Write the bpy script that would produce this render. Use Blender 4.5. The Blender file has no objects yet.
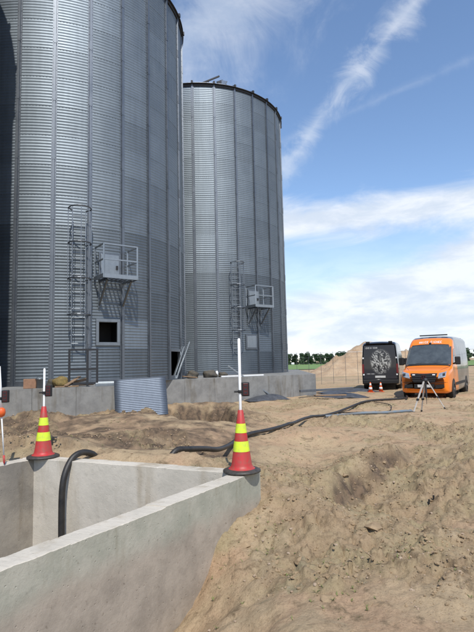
import bpy, math, random
import numpy as np
from mathutils import Vector, Matrix
PI = math.pi
rad = math.radians
scn = bpy.context.scene
COL = scn.collection

# ------------------------------------------------------------------ camera
cam_d = bpy.data.cameras.new('camera')
cam = bpy.data.objects.new('camera', cam_d)
COL.objects.link(cam)
cam_d.sensor_fit = 'HORIZONTAL'
cam_d.sensor_width = 36.0
cam_d.lens = 36.0 * 491.0 / 474.0
cam_d.clip_start = 0.05
cam_d.clip_end = 9000
PITCH, ROLL = rad(5.47), rad(1.3)
fw = Vector((0, math.cos(PITCH), math.sin(PITCH)))
r0 = Vector((1, 0, 0)); u0 = Vector((0, -math.sin(PITCH), math.cos(PITCH)))
rt = r0 * math.cos(ROLL) - u0 * math.sin(ROLL)
up = u0 * math.cos(ROLL) + r0 * math.sin(ROLL)
mw = Matrix(((rt.x, up.x, -fw.x, 0), (rt.y, up.y, -fw.y, 0), (rt.z, up.z, -fw.z, 1.6), (0, 0, 0, 1)))
cam.matrix_world = mw
scn.camera = cam

# ------------------------------------------------------------------ light
SUN_AZ, SUN_EL = rad(12), rad(54)        # azimuth measured from "behind the camera", negative = left
sdir = Vector((math.sin(SUN_AZ) * math.cos(SUN_EL), -math.cos(SUN_AZ) * math.cos(SUN_EL), math.sin(SUN_EL)))
sun_d = bpy.data.lights.new('sun', 'SUN')
sun_d.energy = 3.3; sun_d.angle = rad(0.55); sun_d.color = (1.0, 0.95, 0.87)
sun = bpy.data.objects.new('sun', sun_d); COL.objects.link(sun)
sun.rotation_euler = sdir.to_track_quat('Z', 'Y').to_euler()
scn.view_settings.view_transform = 'Standard'
scn.view_settings.look = 'None'
scn.view_settings.gamma = 1.0
scn.view_settings.exposure = 0.38
scn.view_settings.use_curve_mapping = False

world = bpy.data.worlds.new('World'); scn.world = world; world.use_nodes = True

def world_sky():
    nt = world.node_tree; nt.nodes.clear(); L = nt.links
    N = lambda t: nt.nodes.new(t)
    out = N('ShaderNodeOutputWorld'); bg = N('ShaderNodeBackground')
    sky = N('ShaderNodeTexSky'); sky.sky_type = 'NISHITA'; sky.sun_disc = False
    sky.sun_elevation = SUN_EL
    sky.sun_rotation = math.atan2(sdir.x, sdir.y)
    sky.air_density = 1.0; sky.dust_density = 0.1; sky.ozone_density = 3.0; sky.altitude = 50
    tc = N('ShaderNodeTexCoord')
    def vm(op, a, b=None):
        n = N('ShaderNodeVectorMath'); n.operation = op
        for i, s in enumerate((a, b)):
            if s is None: continue
            if isinstance(s, (tuple, Vector)): n.inputs[i].default_value = s
            else: L.new(s, n.inputs[i])
        return n
    def m(op, a, b=None, c=None, clamp=False):
        n = N('ShaderNodeMath'); n.operation = op; n.use_clamp = clamp
        for i, s in enumerate((a, b, c)):
            if s is None: continue
            if isinstance(s, (int, float)): n.inputs[i].default_value = s
            else: L.new(s, n.inputs[i])
        return n.outputs[0]
    def mr(v, a, b, c=0.0, d=1.0):
        n = N('ShaderNodeMapRange'); n.interpolation_type = 'SMOOTHSTEP'
        L.new(v, n.inputs[0])
        for i, s in enumerate((a, b, c, d)): n.inputs[i + 1].default_value = s
        return n.outputs[0]
    D = tc.outputs['Generated']
    sp = N('ShaderNodeSeparateXYZ'); L.new(D, sp.inputs[0])
    z = m('MAXIMUM', sp.outputs[2], 0.0)
    # cloud plane: direction divided by height
    zz = m('ADD', z, 0.10)
    cb = N('ShaderNodeCombineXYZ')
    L.new(m('DIVIDE', sp.outputs[0], zz), cb.inputs[0]); L.new(m('DIVIDE', sp.outputs[1], zz), cb.inputs[1])
    P = cb.outputs[0]
    def noise(vec, scale, detail, rough, dist=0.0, w=None):
        n = N('ShaderNodeTexNoise'); n.inputs['Scale'].default_value = scale
        n.inputs['Detail'].default_value = detail; n.inputs['Roughness'].default_value = rough
        n.inputs['Distortion'].default_value = dist
        L.new(vec, n.inputs['Vector']); return n.outputs[0]
    # 1) low bank of cumulus towards the horizon
    off = vm('ADD', P, (3.1, 1.7, 0.0)).outputs[0]
    # coordinates by bearing for the bank
    el = m('MULTIPLY', m('ARCSINE', sp.outputs[2]), 57.2958)
    bearing = m('MULTIPLY', m('ARCTAN2', sp.outputs[0], sp.outputs[1]), 57.2958)
    cc = N('ShaderNodeCombineXYZ')
    L.new(m('MULTIPLY', bearing, 0.050), cc.inputs[0]); L.new(m('MULTIPLY', el, 0.15), cc.inputs[1]); cc.inputs[2].default_value = 4.3
    nb = noise(cc.outputs[0], 1.25, 6, 0.60, 0.5)
    bank_top = m('ADD', m('MULTIPLY', bearing, 0.40), 4.4)             # top edge climbs slowly to one side ...
    bank_top = m('MINIMUM', m('MAXIMUM', bank_top, 5.0), 15.0)
    bank = m('SUBTRACT', m('ADD', bank_top, m('MULTIPLY', m('SUBTRACT', nb, 0.5), 13.0)), el)
    bank = mr(bank, -1.6, 2.6)
    # upper thin deck
    deck = m('SUBTRACT', 1.0, m('ABSOLUTE', m('DIVIDE', m('SUBTRACT', el, 16.2), 3.2)))
    nd = noise(vm('ADD', cc.outputs[0], (7.7, 2.2, 1.0)).outputs[0], 1.6, 6, 0.62, 0.6)
    deck = mr(m('ADD', m('MULTIPLY', deck, 0.55), m('SUBTRACT', nd, 0.42)), 0.10, 0.60)
    # 2) cirrus streaks: thin veils along great circles
    def streak(n_vec, width, amp, w2, seed, thr, gain):
        d = vm('DOT_PRODUCT', D, n_vec).outputs['Value']
        mp = N('ShaderNodeMapping'); mp.inputs['Location'].default_value = seed
        L.new(D, mp.inputs[0])
        wob = noise(mp.outputs[0], 3.0, 3, 0.5)
        d = m('ADD', d, m('MULTIPLY', m('SUBTRACT', wob, 0.5), amp))
        band = m('SUBTRACT', 1.0, m('DIVIDE', m('ABSOLUTE', d), width), clamp=True)
        fine = noise(mp.outputs[0], w2, 6, 0.66, 1.0)
        v = m('ADD', m('MULTIPLY', band, 0.85), m('MULTIPLY', m('SUBTRACT', fine, 0.5), 1.25))
        return m('MULTIPLY', mr(v, thr, thr + 0.55), m('MULTIPLY', gain, m('POWER', band, 0.6)))
    def ray(px, py):
        return (fw + rt * ((px - 237) / 491.0) - up * ((py - 316) / 491.0)).normalized()
    n1 = ray(412, -10).cross(ray(292, 150)).normalized()
    n2 = ray(474, 62).cross(ray(400, 92)).normalized()
    n3 = ray(250, 5).cross(ray(190, 60)).normalized()
    s1 = streak(n1, 0.066, 0.12, 11.0, (0.3, 0.1, 0.7), 0.46, 0.55)
    s2 = streak(n2, 0.030, 0.05, 9.0, (2.3, 1.1, 0.2), 0.52, 0.13)
    s3 = streak(n3, 0.20, 0.15, 6.0, (1.3, 0.4, 1.7), 0.34, 0.50)
    haze = mr(el, 17.0, 4.0, 0.0, 0.62)
    tot = None
    for q in (bank, deck, s1, s2, s3, haze):
        inv = m('SUBTRACT', 1.0, q, clamp=True)
        tot = inv if tot is None else m('MULTIPLY', tot, inv)
    cov = m('SUBTRACT', 1.0, tot, clamp=True)
    cov = m('MULTIPLY', cov, mr(sp.outputs[2], -0.02, 0.02))
    shade = noise(cc.outputs[0], 2.6, 6, 0.6, 0.3)
    ccol = N('ShaderNodeMix'); ccol.data_type = 'RGBA'
    L.new(mr(shade, 0.35, 0.62), ccol.inputs[0])
    ccol.inputs[6].default_value = (3.7, 4.15, 4.8, 1); ccol.inputs[7].default_value = (5.0, 5.2, 5.5, 1)
    mx = N('ShaderNodeMix'); mx.data_type = 'RGBA'
    L.new(m('MULTIPLY', cov, 0.93), mx.inputs[0]); L.new(sky.outputs[0], mx.inputs[6]); L.new(ccol.outputs[2], mx.inputs[7])
    L.new(mx.outputs[2], bg.inputs[0])
    bg.inputs[1].default_value = 0.15
    L.new(bg.outputs[0], out.inputs[0])
world_sky()

# ------------------------------------------------------------------ helpers
def tag(o, label=None, cat=None, group=None, kind=None):
    if label: o['label'] = label
    if cat: o['category'] = cat
    if group: o['group'] = group
    if kind: o['kind'] = kind
    return o

def empty(name, loc=(0, 0, 0), rz=0.0, parent=None):
    o = bpy.data.objects.new(name, None); COL.objects.link(o)
    o.empty_display_size = 0.2
    o.location = loc; o.rotation_euler = (0, 0, rz)
    if parent: o.parent = parent
    return o

def link(name, mesh, parent=None, loc=None, rot=None):
    o = bpy.data.objects.new(name, mesh); COL.objects.link(o)
    if parent: o.parent = parent
    if loc is not None: o.location = loc
    if rot is not None: o.rotation_euler = rot
    return o

def copy_tree(o, parent=None):
    c = o.copy(); COL.objects.link(c); c.parent = parent
    for ch in list(o.children): copy_tree(ch, c)
    return c

class MB:
    def __init__(s): s.v = []; s.f = []; s.m = []
    def face(s, idx, mi=0): s.f.append(tuple(idx)); s.m.append(mi)
    def pt(s, p): s.v.append(tuple(p)); return len(s.v) - 1
    def box(s, x0, x1, y0, y1, z0, z1, mi=0):
        b = len(s.v)
        s.v += [(x0, y0, z0), (x1, y0, z0), (x1, y1, z0), (x0, y1, z0), (x0, y0, z1), (x1, y0, z1), (x1, y1, z1), (x0, y1, z1)]
        for q in ((3, 2, 1, 0), (4, 5, 6, 7), (0, 1, 5, 4), (1, 2, 6, 5), (2, 3, 7, 6), (3, 0, 4, 7)):
            s.face([b + i for i in q], mi)
        return s
    def obox(s, p, q, w, h, upv=(0, 0, 1), mi=0):
        """bar from p to q with section w x h"""
        p = Vector(p); q = Vector(q); d = (q - p).normalized(); upv = Vector(upv)
        a = d.cross(upv)
        if a.length < 1e-4: a = d.cross(Vector((1, 0, 0)))
        a.normalize(); c = a.cross(d).normalized()
        b = len(s.v)
        for e in (p, q):
            for (i, j) in ((-1, -1), (1, -1), (1, 1), (-1, 1)):
                s.v.append(tuple(e + a * (i * w / 2) + c * (j * h / 2)))
        for k in ((0, 1, 2, 3), (7, 6, 5, 4), (0, 4, 5, 1), (1, 5, 6, 2), (2, 6, 7, 3), (3, 7, 4, 0)):
            s.face([b + i for i in k][::-1], mi)
        return s
    def prism(s, poly, z0, z1, mi=0, mi_side=None):
        n = len(poly); b = len(s.v)
        for z in (z0, z1):
            for (x, y) in poly: s.v.append((x, y, z))
        s.face([b + i for i in range(n)][::-1], mi); s.face([b + n + i for i in range(n)], mi)
        for i in range(n):
            j = (i + 1) % n
            s.face([b + i, b + j, b + n + j, b + n + i], mi if mi_side is None else mi_side[i])
        return s
    def tube(s, path, r, n=8, mi=0, cap=True):
        path = [Vector(p) for p in path]; b = len(s.v); m = len(path)
        rr = r if isinstance(r, (list, tuple)) else [r] * m
        ref = None
        for i, p in enumerate(path):
            t = (path[min(i + 1, m - 1)] - path[max(i - 1, 0)]).normalized()
            if ref is None:
                ref = t.cross(Vector((0, 0, 1)))
                if ref.length < 1e-3: ref = t.cross(Vector((1, 0, 0)))
            ref = (ref - t * ref.dot(t)).normalized(); w = t.cross(ref)
            for k in range(n):
                a = 2 * PI * k / n
                s.v.append(tuple(p + (ref * math.cos(a) + w * math.sin(a)) * rr[i]))
        for i in range(m - 1):
            for k in range(n):
                k2 = (k + 1) % n
                s.face([b + i * n + k, b + i * n + k2, b + (i + 1) * n + k2, b + (i + 1) * n + k], mi)
        if cap:
            s.face([b + k for k in range(n)][::-1], mi); s.face([b + (m - 1) * n + k for k in range(n)], mi)
        return s
    def lathe(s, prof, n=24, mi=0, mis=None, c=(0, 0), cap=True):
        b = len(s.v); m = len(prof)
        for (r, z) in prof:
            for k in range(n):
                a = 2 * PI * k / n; s.v.append((c[0] + r * math.cos(a), c[1] + r * math.sin(a), z))
        for i in range(m - 1):
            for k in range(n):
                k2 = (k + 1) % n
                s.face([b + i * n + k, b + i * n + k2, b + (i + 1) * n + k2, b + (i + 1) * n + k], mis[i] if mis else mi)
        if cap: s.face([b + k for k in range(n)][::-1], mi); s.face([b + (m - 1) * n + k for k in range(n)], mi)
        return s
    def grid(s, P, mi=0, skip=None):
        """P[i][j] points"""
        b = len(s.v); m = len(P); n = len(P[0])
        for row in P:
            for p in row: s.v.append(tuple(p))
        for i in range(m - 1):
            for j in range(n - 1):
                if skip and skip(i, j): continue
                s.face([b + i * n + j, b + i * n + j + 1, b + (i + 1) * n + j + 1, b + (i + 1) * n + j], mi)
        return s
    def mesh(s, name, mats, smooth=False):
        me = bpy.data.meshes.new(name); me.from_pydata(s.v, [], s.f)
        for q in (mats if isinstance(mats, (list, tuple)) else [mats]): me.materials.append(q)
        me.polygons.foreach_set('material_index', s.m)
        if smooth: me.polygons.foreach_set('use_smooth', [True] * len(s.f))
        me.update(); return me
    def build(s, name, mats, parent=None, smooth=False, loc=None, rot=None, bevel=0):
        o = link(name, s.mesh(name, mats, smooth), parent, loc, rot)
        if smooth == 'auto' or smooth is True: pass
        if bevel:
            b = o.modifiers.new('bevel', 'BEVEL'); b.width = bevel; b.segments = 2; b.limit_method = 'ANGLE'
        return o

def np_mesh(name, V, F, mats, smooth=True):
    me = bpy.data.meshes.new(name)
    V = np.asarray(V, dtype=np.float32); F = np.asarray(F, dtype=np.int32)
    k = F.shape[1]
    me.vertices.add(len(V)); me.vertices.foreach_set('co', V.ravel())
    me.loops.add(F.size); me.loops.foreach_set('vertex_index', F.ravel())
    me.polygons.add(len(F)); me.polygons.foreach_set('loop_start', np.arange(0, F.size, k, dtype=np.int32))
    me.polygons.foreach_set('loop_total', np.full(len(F), k, dtype=np.int32))
    for q in (mats if isinstance(mats, (list, tuple)) else [mats]): me.materials.append(q)
    me.polygons.foreach_set('use_smooth', np.full(len(F), smooth, dtype=bool))
    me.update(calc_edges=True); return me

# ------------------------------------------------------------------ noise in numpy
def _hash(ix, iy, seed):
    h = (ix.astype(np.int64) * 374761393 + iy.astype(np.int64) * 668265263 + seed * 974634777) & 0xffffffff
    h = ((h ^ (h >> 13)) * 1274126177) & 0xffffffff
    h = h ^ (h >> 16)
    return (h & 0xffff) / 65535.0
def vnoise(x, y, seed=0):
    ix = np.floor(x); iy = np.floor(y); fx = x - ix; fy = y - iy
    fx = fx * fx * fx * (fx * (fx * 6 - 15) + 10); fy = fy * fy * fy * (fy * (fy * 6 - 15) + 10)
    a = _hash(ix, iy, seed); b = _hash(ix + 1, iy, seed); c = _hash(ix, iy + 1, seed); d = _hash(ix + 1, iy + 1, seed)
    return (a + (b - a) * fx) * (1 - fy) + (c + (d - c) * fx) * fy - 0.5
def fbm(x, y, sc, octv, seed=0, gain=0.5):
    t = 0; amp = 1.0
    for k in range(octv):
        ca, sa = math.cos(0.7 * k + seed), math.sin(0.7 * k + seed)
        t = t + amp * vnoise((x * ca - y * sa) * sc + 17.3 * k, (x * sa + y * ca) * sc - 9.1 * k, seed + k)
        amp *= gain; sc *= 2.03
    return t
def cells(x, y, sc, seed=0):
    """cellular noise: random value of the nearest cell and distance to the crack between cells"""
    x = x * sc; y = y * sc; ix = np.floor(x); iy = np.floor(y)
    f1 = np.full(x.shape, 9.0); f2 = np.full(x.shape, 9.0); val = np.zeros(x.shape)
    for dx in (-1, 0, 1):
        for dy in (-1, 0, 1):
            cx = ix + dx; cy = iy + dy
            d = np.hypot(cx + _hash(cx, cy, seed) - x, cy + _hash(cx, cy, seed + 1) - y)
            near = d < f1
            f2 = np.where(near, f1, np.minimum(f2, d)); val = np.where(near, _hash(cx, cy, seed + 2), val); f1 = np.where(near, d, f1)
    return val, f2 - f1
def sstep(a, b, x):
    t = np.clip((x - a) / (b - a), 0, 1); return t * t * (3 - 2 * t)

# ------------------------------------------------------------------ materials
MATS = {}
def nodes_for(name):
    m = bpy.data.materials.new(name); m.use_nodes = True
    nt = m.node_tree; bs = nt.nodes['Principled BSDF']
    return m, nt, bs
def mat(name, color, rough=0.7, metal=0.0, var=0.0, vscale=6.0, bump=0.0, bscale=40.0, bdist=0.01, spec=None, coat=0.0, color2=None, rvar=0.0, detail=6, tone=False, em=None):
    m, nt, bs = nodes_for(name); L = nt.links; N = nt.nodes.new
    bs.inputs['Roughness'].default_value = rough; bs.inputs['Metallic'].default_value = metal
    if spec is not None: bs.inputs['Specular IOR Level'].default_value = spec
    if coat: bs.inputs['Coat Weight'].default_value = coat; bs.inputs['Coat Roughness'].default_value = 0.06
    c2 = color2 or tuple(max(0, c * (1 - var)) for c in color)
    tc = N('ShaderNodeTexCoord'); geo = N('ShaderNodeNewGeometry')
    vec = geo.outputs['Position']
    if var or color2:
        n = N('ShaderNodeTexNoise'); n.inputs['Scale'].default_value = vscale; n.inputs['Detail'].default_value = detail
        n.inputs['Roughness'].default_value = 0.65; L.new(vec, n.inputs['Vector'])
        rp = N('ShaderNodeMapRange'); rp.inputs[1].default_value = 0.32; rp.inputs[2].default_value = 0.68; L.new(n.outputs[0], rp.inputs[0])
        mx = N('ShaderNodeMix'); mx.data_type = 'RGBA'; L.new(rp.outputs[0], mx.inputs[0])
        mx.inputs[6].default_value = (*color, 1); mx.inputs[7].default_value = (*c2, 1)
        col = mx.outputs[2]
        if rvar:
            r2 = N('ShaderNodeMapRange'); L.new(n.outputs[0], r2.inputs[0]); r2.inputs[1].default_value = 0.3; r2.inputs[2].default_value = 0.7
            r2.inputs[3].default_value = max(0.03, rough - rvar); r2.inputs[4].default_value = min(1, rough + rvar); L.new(r2.outputs[0], bs.inputs['Roughness'])
    else:
        rg = N('ShaderNodeRGB'); rg.outputs[0].default_value = (*color, 1); col = rg.outputs[0]
    if tone:
        at = N('ShaderNodeAttribute'); at.attribute_type = 'OBJECT'; at.attribute_name = 'tone'
        mm = N('ShaderNodeMix'); mm.data_type = 'RGBA'; mm.blend_type = 'MULTIPLY'; mm.inputs[0].default_value = 1.0
        L.new(col, mm.inputs[6]); L.new(at.outputs['Color'], mm.inputs[7]); col = mm.outputs[2]
    L.new(col, bs.inputs['Base Color'])
    if em: bs.inputs['Emission Color'].default_value = (*em[0], 1); bs.inputs['Emission Strength'].default_value = em[1]
    if bump:
        n2 = N('ShaderNodeTexNoise'); n2.inputs['Scale'].default_value = bscale; n2.inputs['Detail'].default_value = 8; n2.inputs['Roughness'].default_value = 0.7
        L.new(vec, n2.inputs['Vector'])
        b = N('ShaderNodeBump'); b.inputs['Strength'].default_value = bump; b.inputs['Distance'].default_value = bdist
        L.new(n2.outputs[0], b.inputs['Height']); L.new(b.outputs[0], bs.inputs['Normal'])
    MATS[name] = m
    return m

def soil_material():
    m, nt, bs = nodes_for('soil'); L = nt.links; N = nt.nodes.new
    geo = N('ShaderNodeNewGeometry'); P = geo.outputs['Position']
    def noise(sc, det, ro=0.6, dist=0.0):
        n = N('ShaderNodeTexNoise'); n.inputs['Scale'].default_value = sc; n.inputs['Detail'].default_value = det
        n.inputs['Roughness'].default_value = ro; n.inputs['Distortion'].default_value = dist; L.new(P, n.inputs['Vector']); return n.outputs[0]
    def mr(v, a, b):
        n = N('ShaderNodeMapRange'); n.interpolation_type = 'SMOOTHSTEP'; L.new(v, n.inputs[0]); n.inputs[1].default_value = a; n.inputs[2].default_value = b; return n.outputs[0]
    def mix(f, a, b, blend='MIX'):
        n = N('ShaderNodeMix'); n.data_type = 'RGBA'; n.blend_type = blend
        if isinstance(f, float): n.inputs[0].default_value = f
        else: L.new(f, n.inputs[0])
        for i, q in ((6, a), (7, b)):
            if isinstance(q, tuple): n.inputs[i].default_value = (*q, 1)
            else: L.new(q, n.inputs[i])
        return n.outputs[2]
    c = mix(mr(noise(0.55, 5), 0.38, 0.62), (0.42, 0.315, 0.205), (0.355, 0.250, 0.160))
    lu = N('ShaderNodeAttribute'); lu.attribute_name = 'lumpy'
    lm = N('ShaderNodeMath'); lm.operation = 'MULTIPLY_ADD'; L.new(noise(3.2, 6, 0.7, 0.5), lm.inputs[0]); lm.inputs[1].default_value = 1.2; L.new(lu.outputs['Fac'], lm.inputs[2])
    c = mix(mr(lm.outputs[0], 0.75, 1.35), mix(mr(noise(0.9, 4), 0.4, 0.6), (0.445, 0.305, 0.192), (0.455, 0.342, 0.213)), mix(mr(noise(1.1, 4), 0.4, 0.6), (0.360, 0.285, 0.168), (0.360, 0.260, 0.160)))
    c = mix(mr(noise(1.7, 6, 0.65, 0.6), 0.50, 0.70), c, (0.43, 0.33, 0.21))
    c = mix(mr(noise(4.5, 6, 0.7, 0.4), 0.52, 0.68), c, (0.225, 0.165, 0.100))
    c = mix(mr(noise(2.6, 5, 0.6), 0.60, 0.72), c, (0.29, 0.245, 0.155))       # faint green-grey weedy earth
    c = mix(mr(noise(38, 4, 0.7), 0.45, 0.75), c, mix(1.0, c, (0.72, 0.70, 0.68), 'MULTIPLY'))
    n = N('ShaderNodeTexVoronoi'); n.inputs['Scale'].default_value = 26; L.new(P, n.inputs['Vector'])
    peb = mr(n.outputs['Distance'], 0.16, 0.10)
    pm = N('ShaderNodeMath'); pm.operation = 'MULTIPLY'; L.new(peb, pm.inputs[0]); L.new(mr(noise(1.3, 3), 0.52, 0.66), pm.inputs[1])
    c = mix(pm.outputs[0], c, (0.46, 0.38, 0.30))
    dk = N('ShaderNodeAttribute'); dk.attribute_name = 'damp'
    c = mix(mr(dk.outputs['Fac'], 0.10, 0.95), c, mix(mr(noise(7, 5, 0.7), 0.4, 0.62), (0.105, 0.078, 0.056), (0.20, 0.14, 0.092)))   # freshly dug, still damp
    L.new(c, bs.inputs['Base Color']); bs.inputs['Roughness'].default_value = 0.95; bs.inputs['Specular IOR Level'].default_value = 0.15
    b1 = N('ShaderNodeBump'); b1.inputs['Strength'].default_value = 0.9; b1.inputs['Distance'].default_value = 0.035; L.new(noise(9, 6, 0.72, 0.2), b1.inputs['Height'])
    b2 = N('ShaderNodeBump'); b2.inputs['Strength'].default_value = 1.0; b2.inputs['Distance'].default_value = 0.009; L.new(noise(55, 6, 0.8), b2.inputs['Height']); L.new(b1.outputs[0], b2.inputs['Normal'])
    L.new(b2.outputs[0], bs.inputs['Normal'])
    return m
M_soil = soil_material()

def concrete_material(name, light, dark, stain=None, zline=None, pits=True):
    """cast concrete: blotches, vertical runs, air holes; optional band where soil lay against it"""
    m, nt, bs = nodes_for(name); L = nt.links; N = nt.nodes.new
    geo = N('ShaderNodeNewGeometry'); P = geo.outputs['Position']
    def noise(sc, det, ro=0.6, vec=None, dist=0.0):
        n = N('ShaderNodeTexNoise'); n.inputs['Scale'].default_value = sc; n.inputs['Detail'].default_value = det
        n.inputs['Roughness'].default_value = ro; n.inputs['Distortion'].default_value = dist; L.new(vec or P, n.inputs['Vector']); return n.outputs[0]
    def mr(v, a, b):
        n = N('ShaderNodeMapRange'); n.interpolation_type = 'SMOOTHSTEP'; L.new(v, n.inputs[0]); n.inputs[1].default_value = a; n.inputs[2].default_value = b; return n.outputs[0]
    def mix(f, a, b, blend='MIX'):
        n = N('ShaderNodeMix'); n.data_type = 'RGBA'; n.blend_type = blend
        if isinstance(f, float): n.inputs[0].default_value = f
        else: L.new(f, n.inputs[0])
        for i, q in ((6, a), (7, b)):
            if isinstance(q, tuple): n.inputs[i].default_value = (*q, 1)
            else: L.new(q, n.inputs[i])
        return n.outputs[2]
    mp = N('ShaderNodeMapping'); mp.inputs['Scale'].default_value = (1, 1, 0.16); L.new(P, mp.inputs[0])
    c = mix(mr(noise(2.2, 7, 0.65), 0.36, 0.66), light, dark)
    c = mix(mr(noise(5.0, 5, 0.6, mp.outputs[0]), 0.52, 0.70), c, mix(1.0, c, (0.80, 0.77, 0.72), 'MULTIPLY'))
    c = mix(mr(noise(1.6, 4, 0.6, mp.outputs[0]), 0.55, 0.66), c, mix(1.0, c, (0.76, 0.72, 0.66), 'MULTIPLY'))
    c = mix(mr(noise(14, 6, 0.7), 0.55, 0.80), c, mix(1.0, c, (0.70, 0.70, 0.70), 'MULTIPLY'))
    if stain:
        sp = N('ShaderNodeSeparateXYZ'); L.new(P, sp.inputs[0])
        ad = N('ShaderNodeMath'); ad.operation = 'MULTIPLY_ADD'; L.new(noise(1.4, 6, 0.62, None, 0.4), ad.inputs[0]); ad.inputs[1].default_value = 0.34; L.new(sp.outputs[2], ad.inputs[2])
        c = mix(mr(ad.outputs[0], zline + 0.17 + 0.12, zline + 0.17 - 0.10), c, mix(mr(noise(3.0, 7, 0.7), 0.35, 0.7), stain, tuple(q * 0.72 for q in stain)))
        c = mix(mr(noise(26, 4, 0.6), 0.60, 0.78), c, mix(1.0, c, (0.62, 0.60, 0.58), 'MULTIPLY'))
    L.new(c, bs.inputs['Base Color']); bs.inputs['Roughness'].default_value = 0.88; bs.inputs['Specular IOR Level'].default_value = 0.25
    vo = N('ShaderNodeTexVoronoi'); vo.inputs['Scale'].default_value = 17; L.new(P, vo.inputs['Vector'])
    hole = mr(vo.outputs['Distance'], 0.05, 0.13)
    b1 = N('ShaderNodeBump'); b1.inputs['Strength'].default_value = 0.5; b1.inputs['Distance'].default_value = 0.012; L.new(noise(11, 8, 0.65), b1.inputs['Height'])
    b2 = N('ShaderNodeBump'); b2.inputs['Strength'].default_value = 0.5; b2.inputs['Distance'].default_value = 0.006; L.new(hole, b2.inputs['Height']); L.new(b1.outputs[0], b2.inputs['Normal'])
    b3 = N('ShaderNodeBump'); b3.inputs['Strength'].default_value = 0.4; b3.inputs['Distance'].default_value = 0.003; L.new(noise(90, 5, 0.7), b3.inputs['Height']); L.new(b2.outputs[0], b3.inputs['Normal'])
    L.new(b3.outputs[0], bs.inputs['Normal'])
    return m
M_conc = concrete_material('pale_concrete', (0.57, 0.52, 0.44), (0.48, 0.44, 0.37))
M_conc_dark = concrete_material('dark_streaked_concrete', (0.34, 0.30, 0.245), (0.24, 0.215, 0.18))  # darker tone with vertical runs, for inner faces of the left pit wall
M_conc_out = concrete_material('weathered_concrete', (0.43, 0.415, 0.345), (0.325, 0.325, 0.265), (0.405, 0.35, 0.285), 0.13)
M_conc_grey = concrete_material('grey_concrete', (0.255, 0.255, 0.245), (0.19, 0.19, 0.185))

def galv_material(name, col, rough, tone=True):
    m, nt, bs = nodes_for(name); L = nt.links; N = nt.nodes.new
    geo = N('ShaderNodeNewGeometry'); P = geo.outputs['Position']
    vo = N('ShaderNodeTexVoronoi'); vo.inputs['Scale'].default_value = 22; L.new(P, vo.inputs['Vector'])
    n = N('ShaderNodeTexNoise'); n.inputs['Scale'].default_value = 1.3; n.inputs['Detail'].default_value = 6; L.new(P, n.inputs['Vector'])
    mp = N('ShaderNodeMapping'); mp.inputs['Scale'].default_value = (5, 5, 0.35); L.new(P, mp.inputs[0])
    n2 = N('ShaderNodeTexNoise'); n2.inputs['Scale'].default_value = 1.6; n2.inputs['Detail'].default_value = 5; L.new(mp.outputs[0], n2.inputs['Vector'])
    def ma(op, a, b, c=None):
        k = N('ShaderNodeMath'); k.operation = op
        for i, q in enumerate((a, b, c)):
            if q is None: continue
            if isinstance(q, (int, float)): k.inputs[i].default_value = q
            else: L.new(q, k.inputs[i])
        return k.outputs[0]
    sep = N('ShaderNodeSeparateColor'); L.new(vo.outputs['Color'], sep.inputs[0])
    f = ma('MULTIPLY_ADD', sep.outputs[0], 0.07, 0.90)
    f = ma('MULTIPLY_ADD', ma('SUBTRACT', n.outputs[0], 0.5), 0.30, f)
    f = ma('MULTIPLY_ADD', ma('SUBTRACT', n2.outputs[0], 0.5), 0.28, f)
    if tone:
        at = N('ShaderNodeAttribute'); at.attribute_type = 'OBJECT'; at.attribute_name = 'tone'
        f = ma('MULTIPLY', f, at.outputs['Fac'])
    vm = N('ShaderNodeVectorMath'); vm.operation = 'SCALE'; vm.inputs[0].default_value = col; L.new(f, vm.inputs['Scale'])
    L.new(vm.outputs[0], bs.inputs['Base Color'])
    bs.inputs['Metallic'].default_value = 0.88
    L.new(ma('MULTIPLY_ADD', n.outputs[0], 0.16, rough - 0.08), bs.inputs['Roughness'])
    return m
M_galv = galv_material('galvanised_sheet', (0.215, 0.250, 0.280), 0.58)
M_galv2 = galv_material('galvanised_section', (0.19, 0.21, 0.235), 0.46, tone=False)
M_galvb = galv_material('galvanised_bright', (0.34, 0.375, 0.405), 0.42, tone=False)
M_rail = galv_material('galvanised_rail', (0.26, 0.29, 0.32), 0.45, tone=False)
M_sheetb = galv_material('galvanised_bluish', (0.175, 0.205, 0.25), 0.6, tone=False)
M_roof = galv_material('galvanised_roof', (0.55, 0.57, 0.59), 0.42, tone=False)
M_dark = mat('dark_steel', (0.035, 0.037, 0.042), 0.6, 0.3, var=0.3, vscale=20)
M_black = mat('matt_black', (0.012, 0.012, 0.013), 0.65, var=0.2)
M_rubber = mat('black_rubber', (0.022, 0.022, 0.023), 0.55, var=0.5, vscale=30, color2=(0.07, 0.058, 0.045), bump=0.3, bscale=120, bdist=0.003)
M_hose = mat('hose_rubber', (0.010, 0.010, 0.011), 0.5, color2=(0.035, 0.030, 0.025), vscale=9, bump=0.4, bscale=90, bdist=0.003)
M_bluehose = mat('flat_hose_blue', (0.13, 0.19, 0.25), 0.6, color2=(0.20, 0.19, 0.17), vscale=7)
M_red = mat('cone_red', (0.50, 0.014, 0.020), 0.5, color2=(0.30, 0.070, 0.050), vscale=18, bump=0.15, bscale=80, bdist=0.002)
M_lime = mat('cone_lime', (0.70, 0.90, 0.02), 0.4, color2=(0.52, 0.60, 0.07), vscale=22)
M_orange_c = mat('cone_orange', (0.75, 0.12, 0.02), 0.5, var=0.2, vscale=30)
M_white = mat('white_paint', (0.80, 0.80, 0.79), 0.45, var=0.10, vscale=14)
M_wood = mat('weathered_timber', (0.30, 0.20, 0.12), 0.85, color2=(0.18, 0.12, 0.075), vscale=18, bump=0.4, bscale=60, bdist=0.004)
M_card = mat('brown_card', (0.33, 0.19, 0.12), 0.9, var=0.3, vscale=12)
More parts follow.
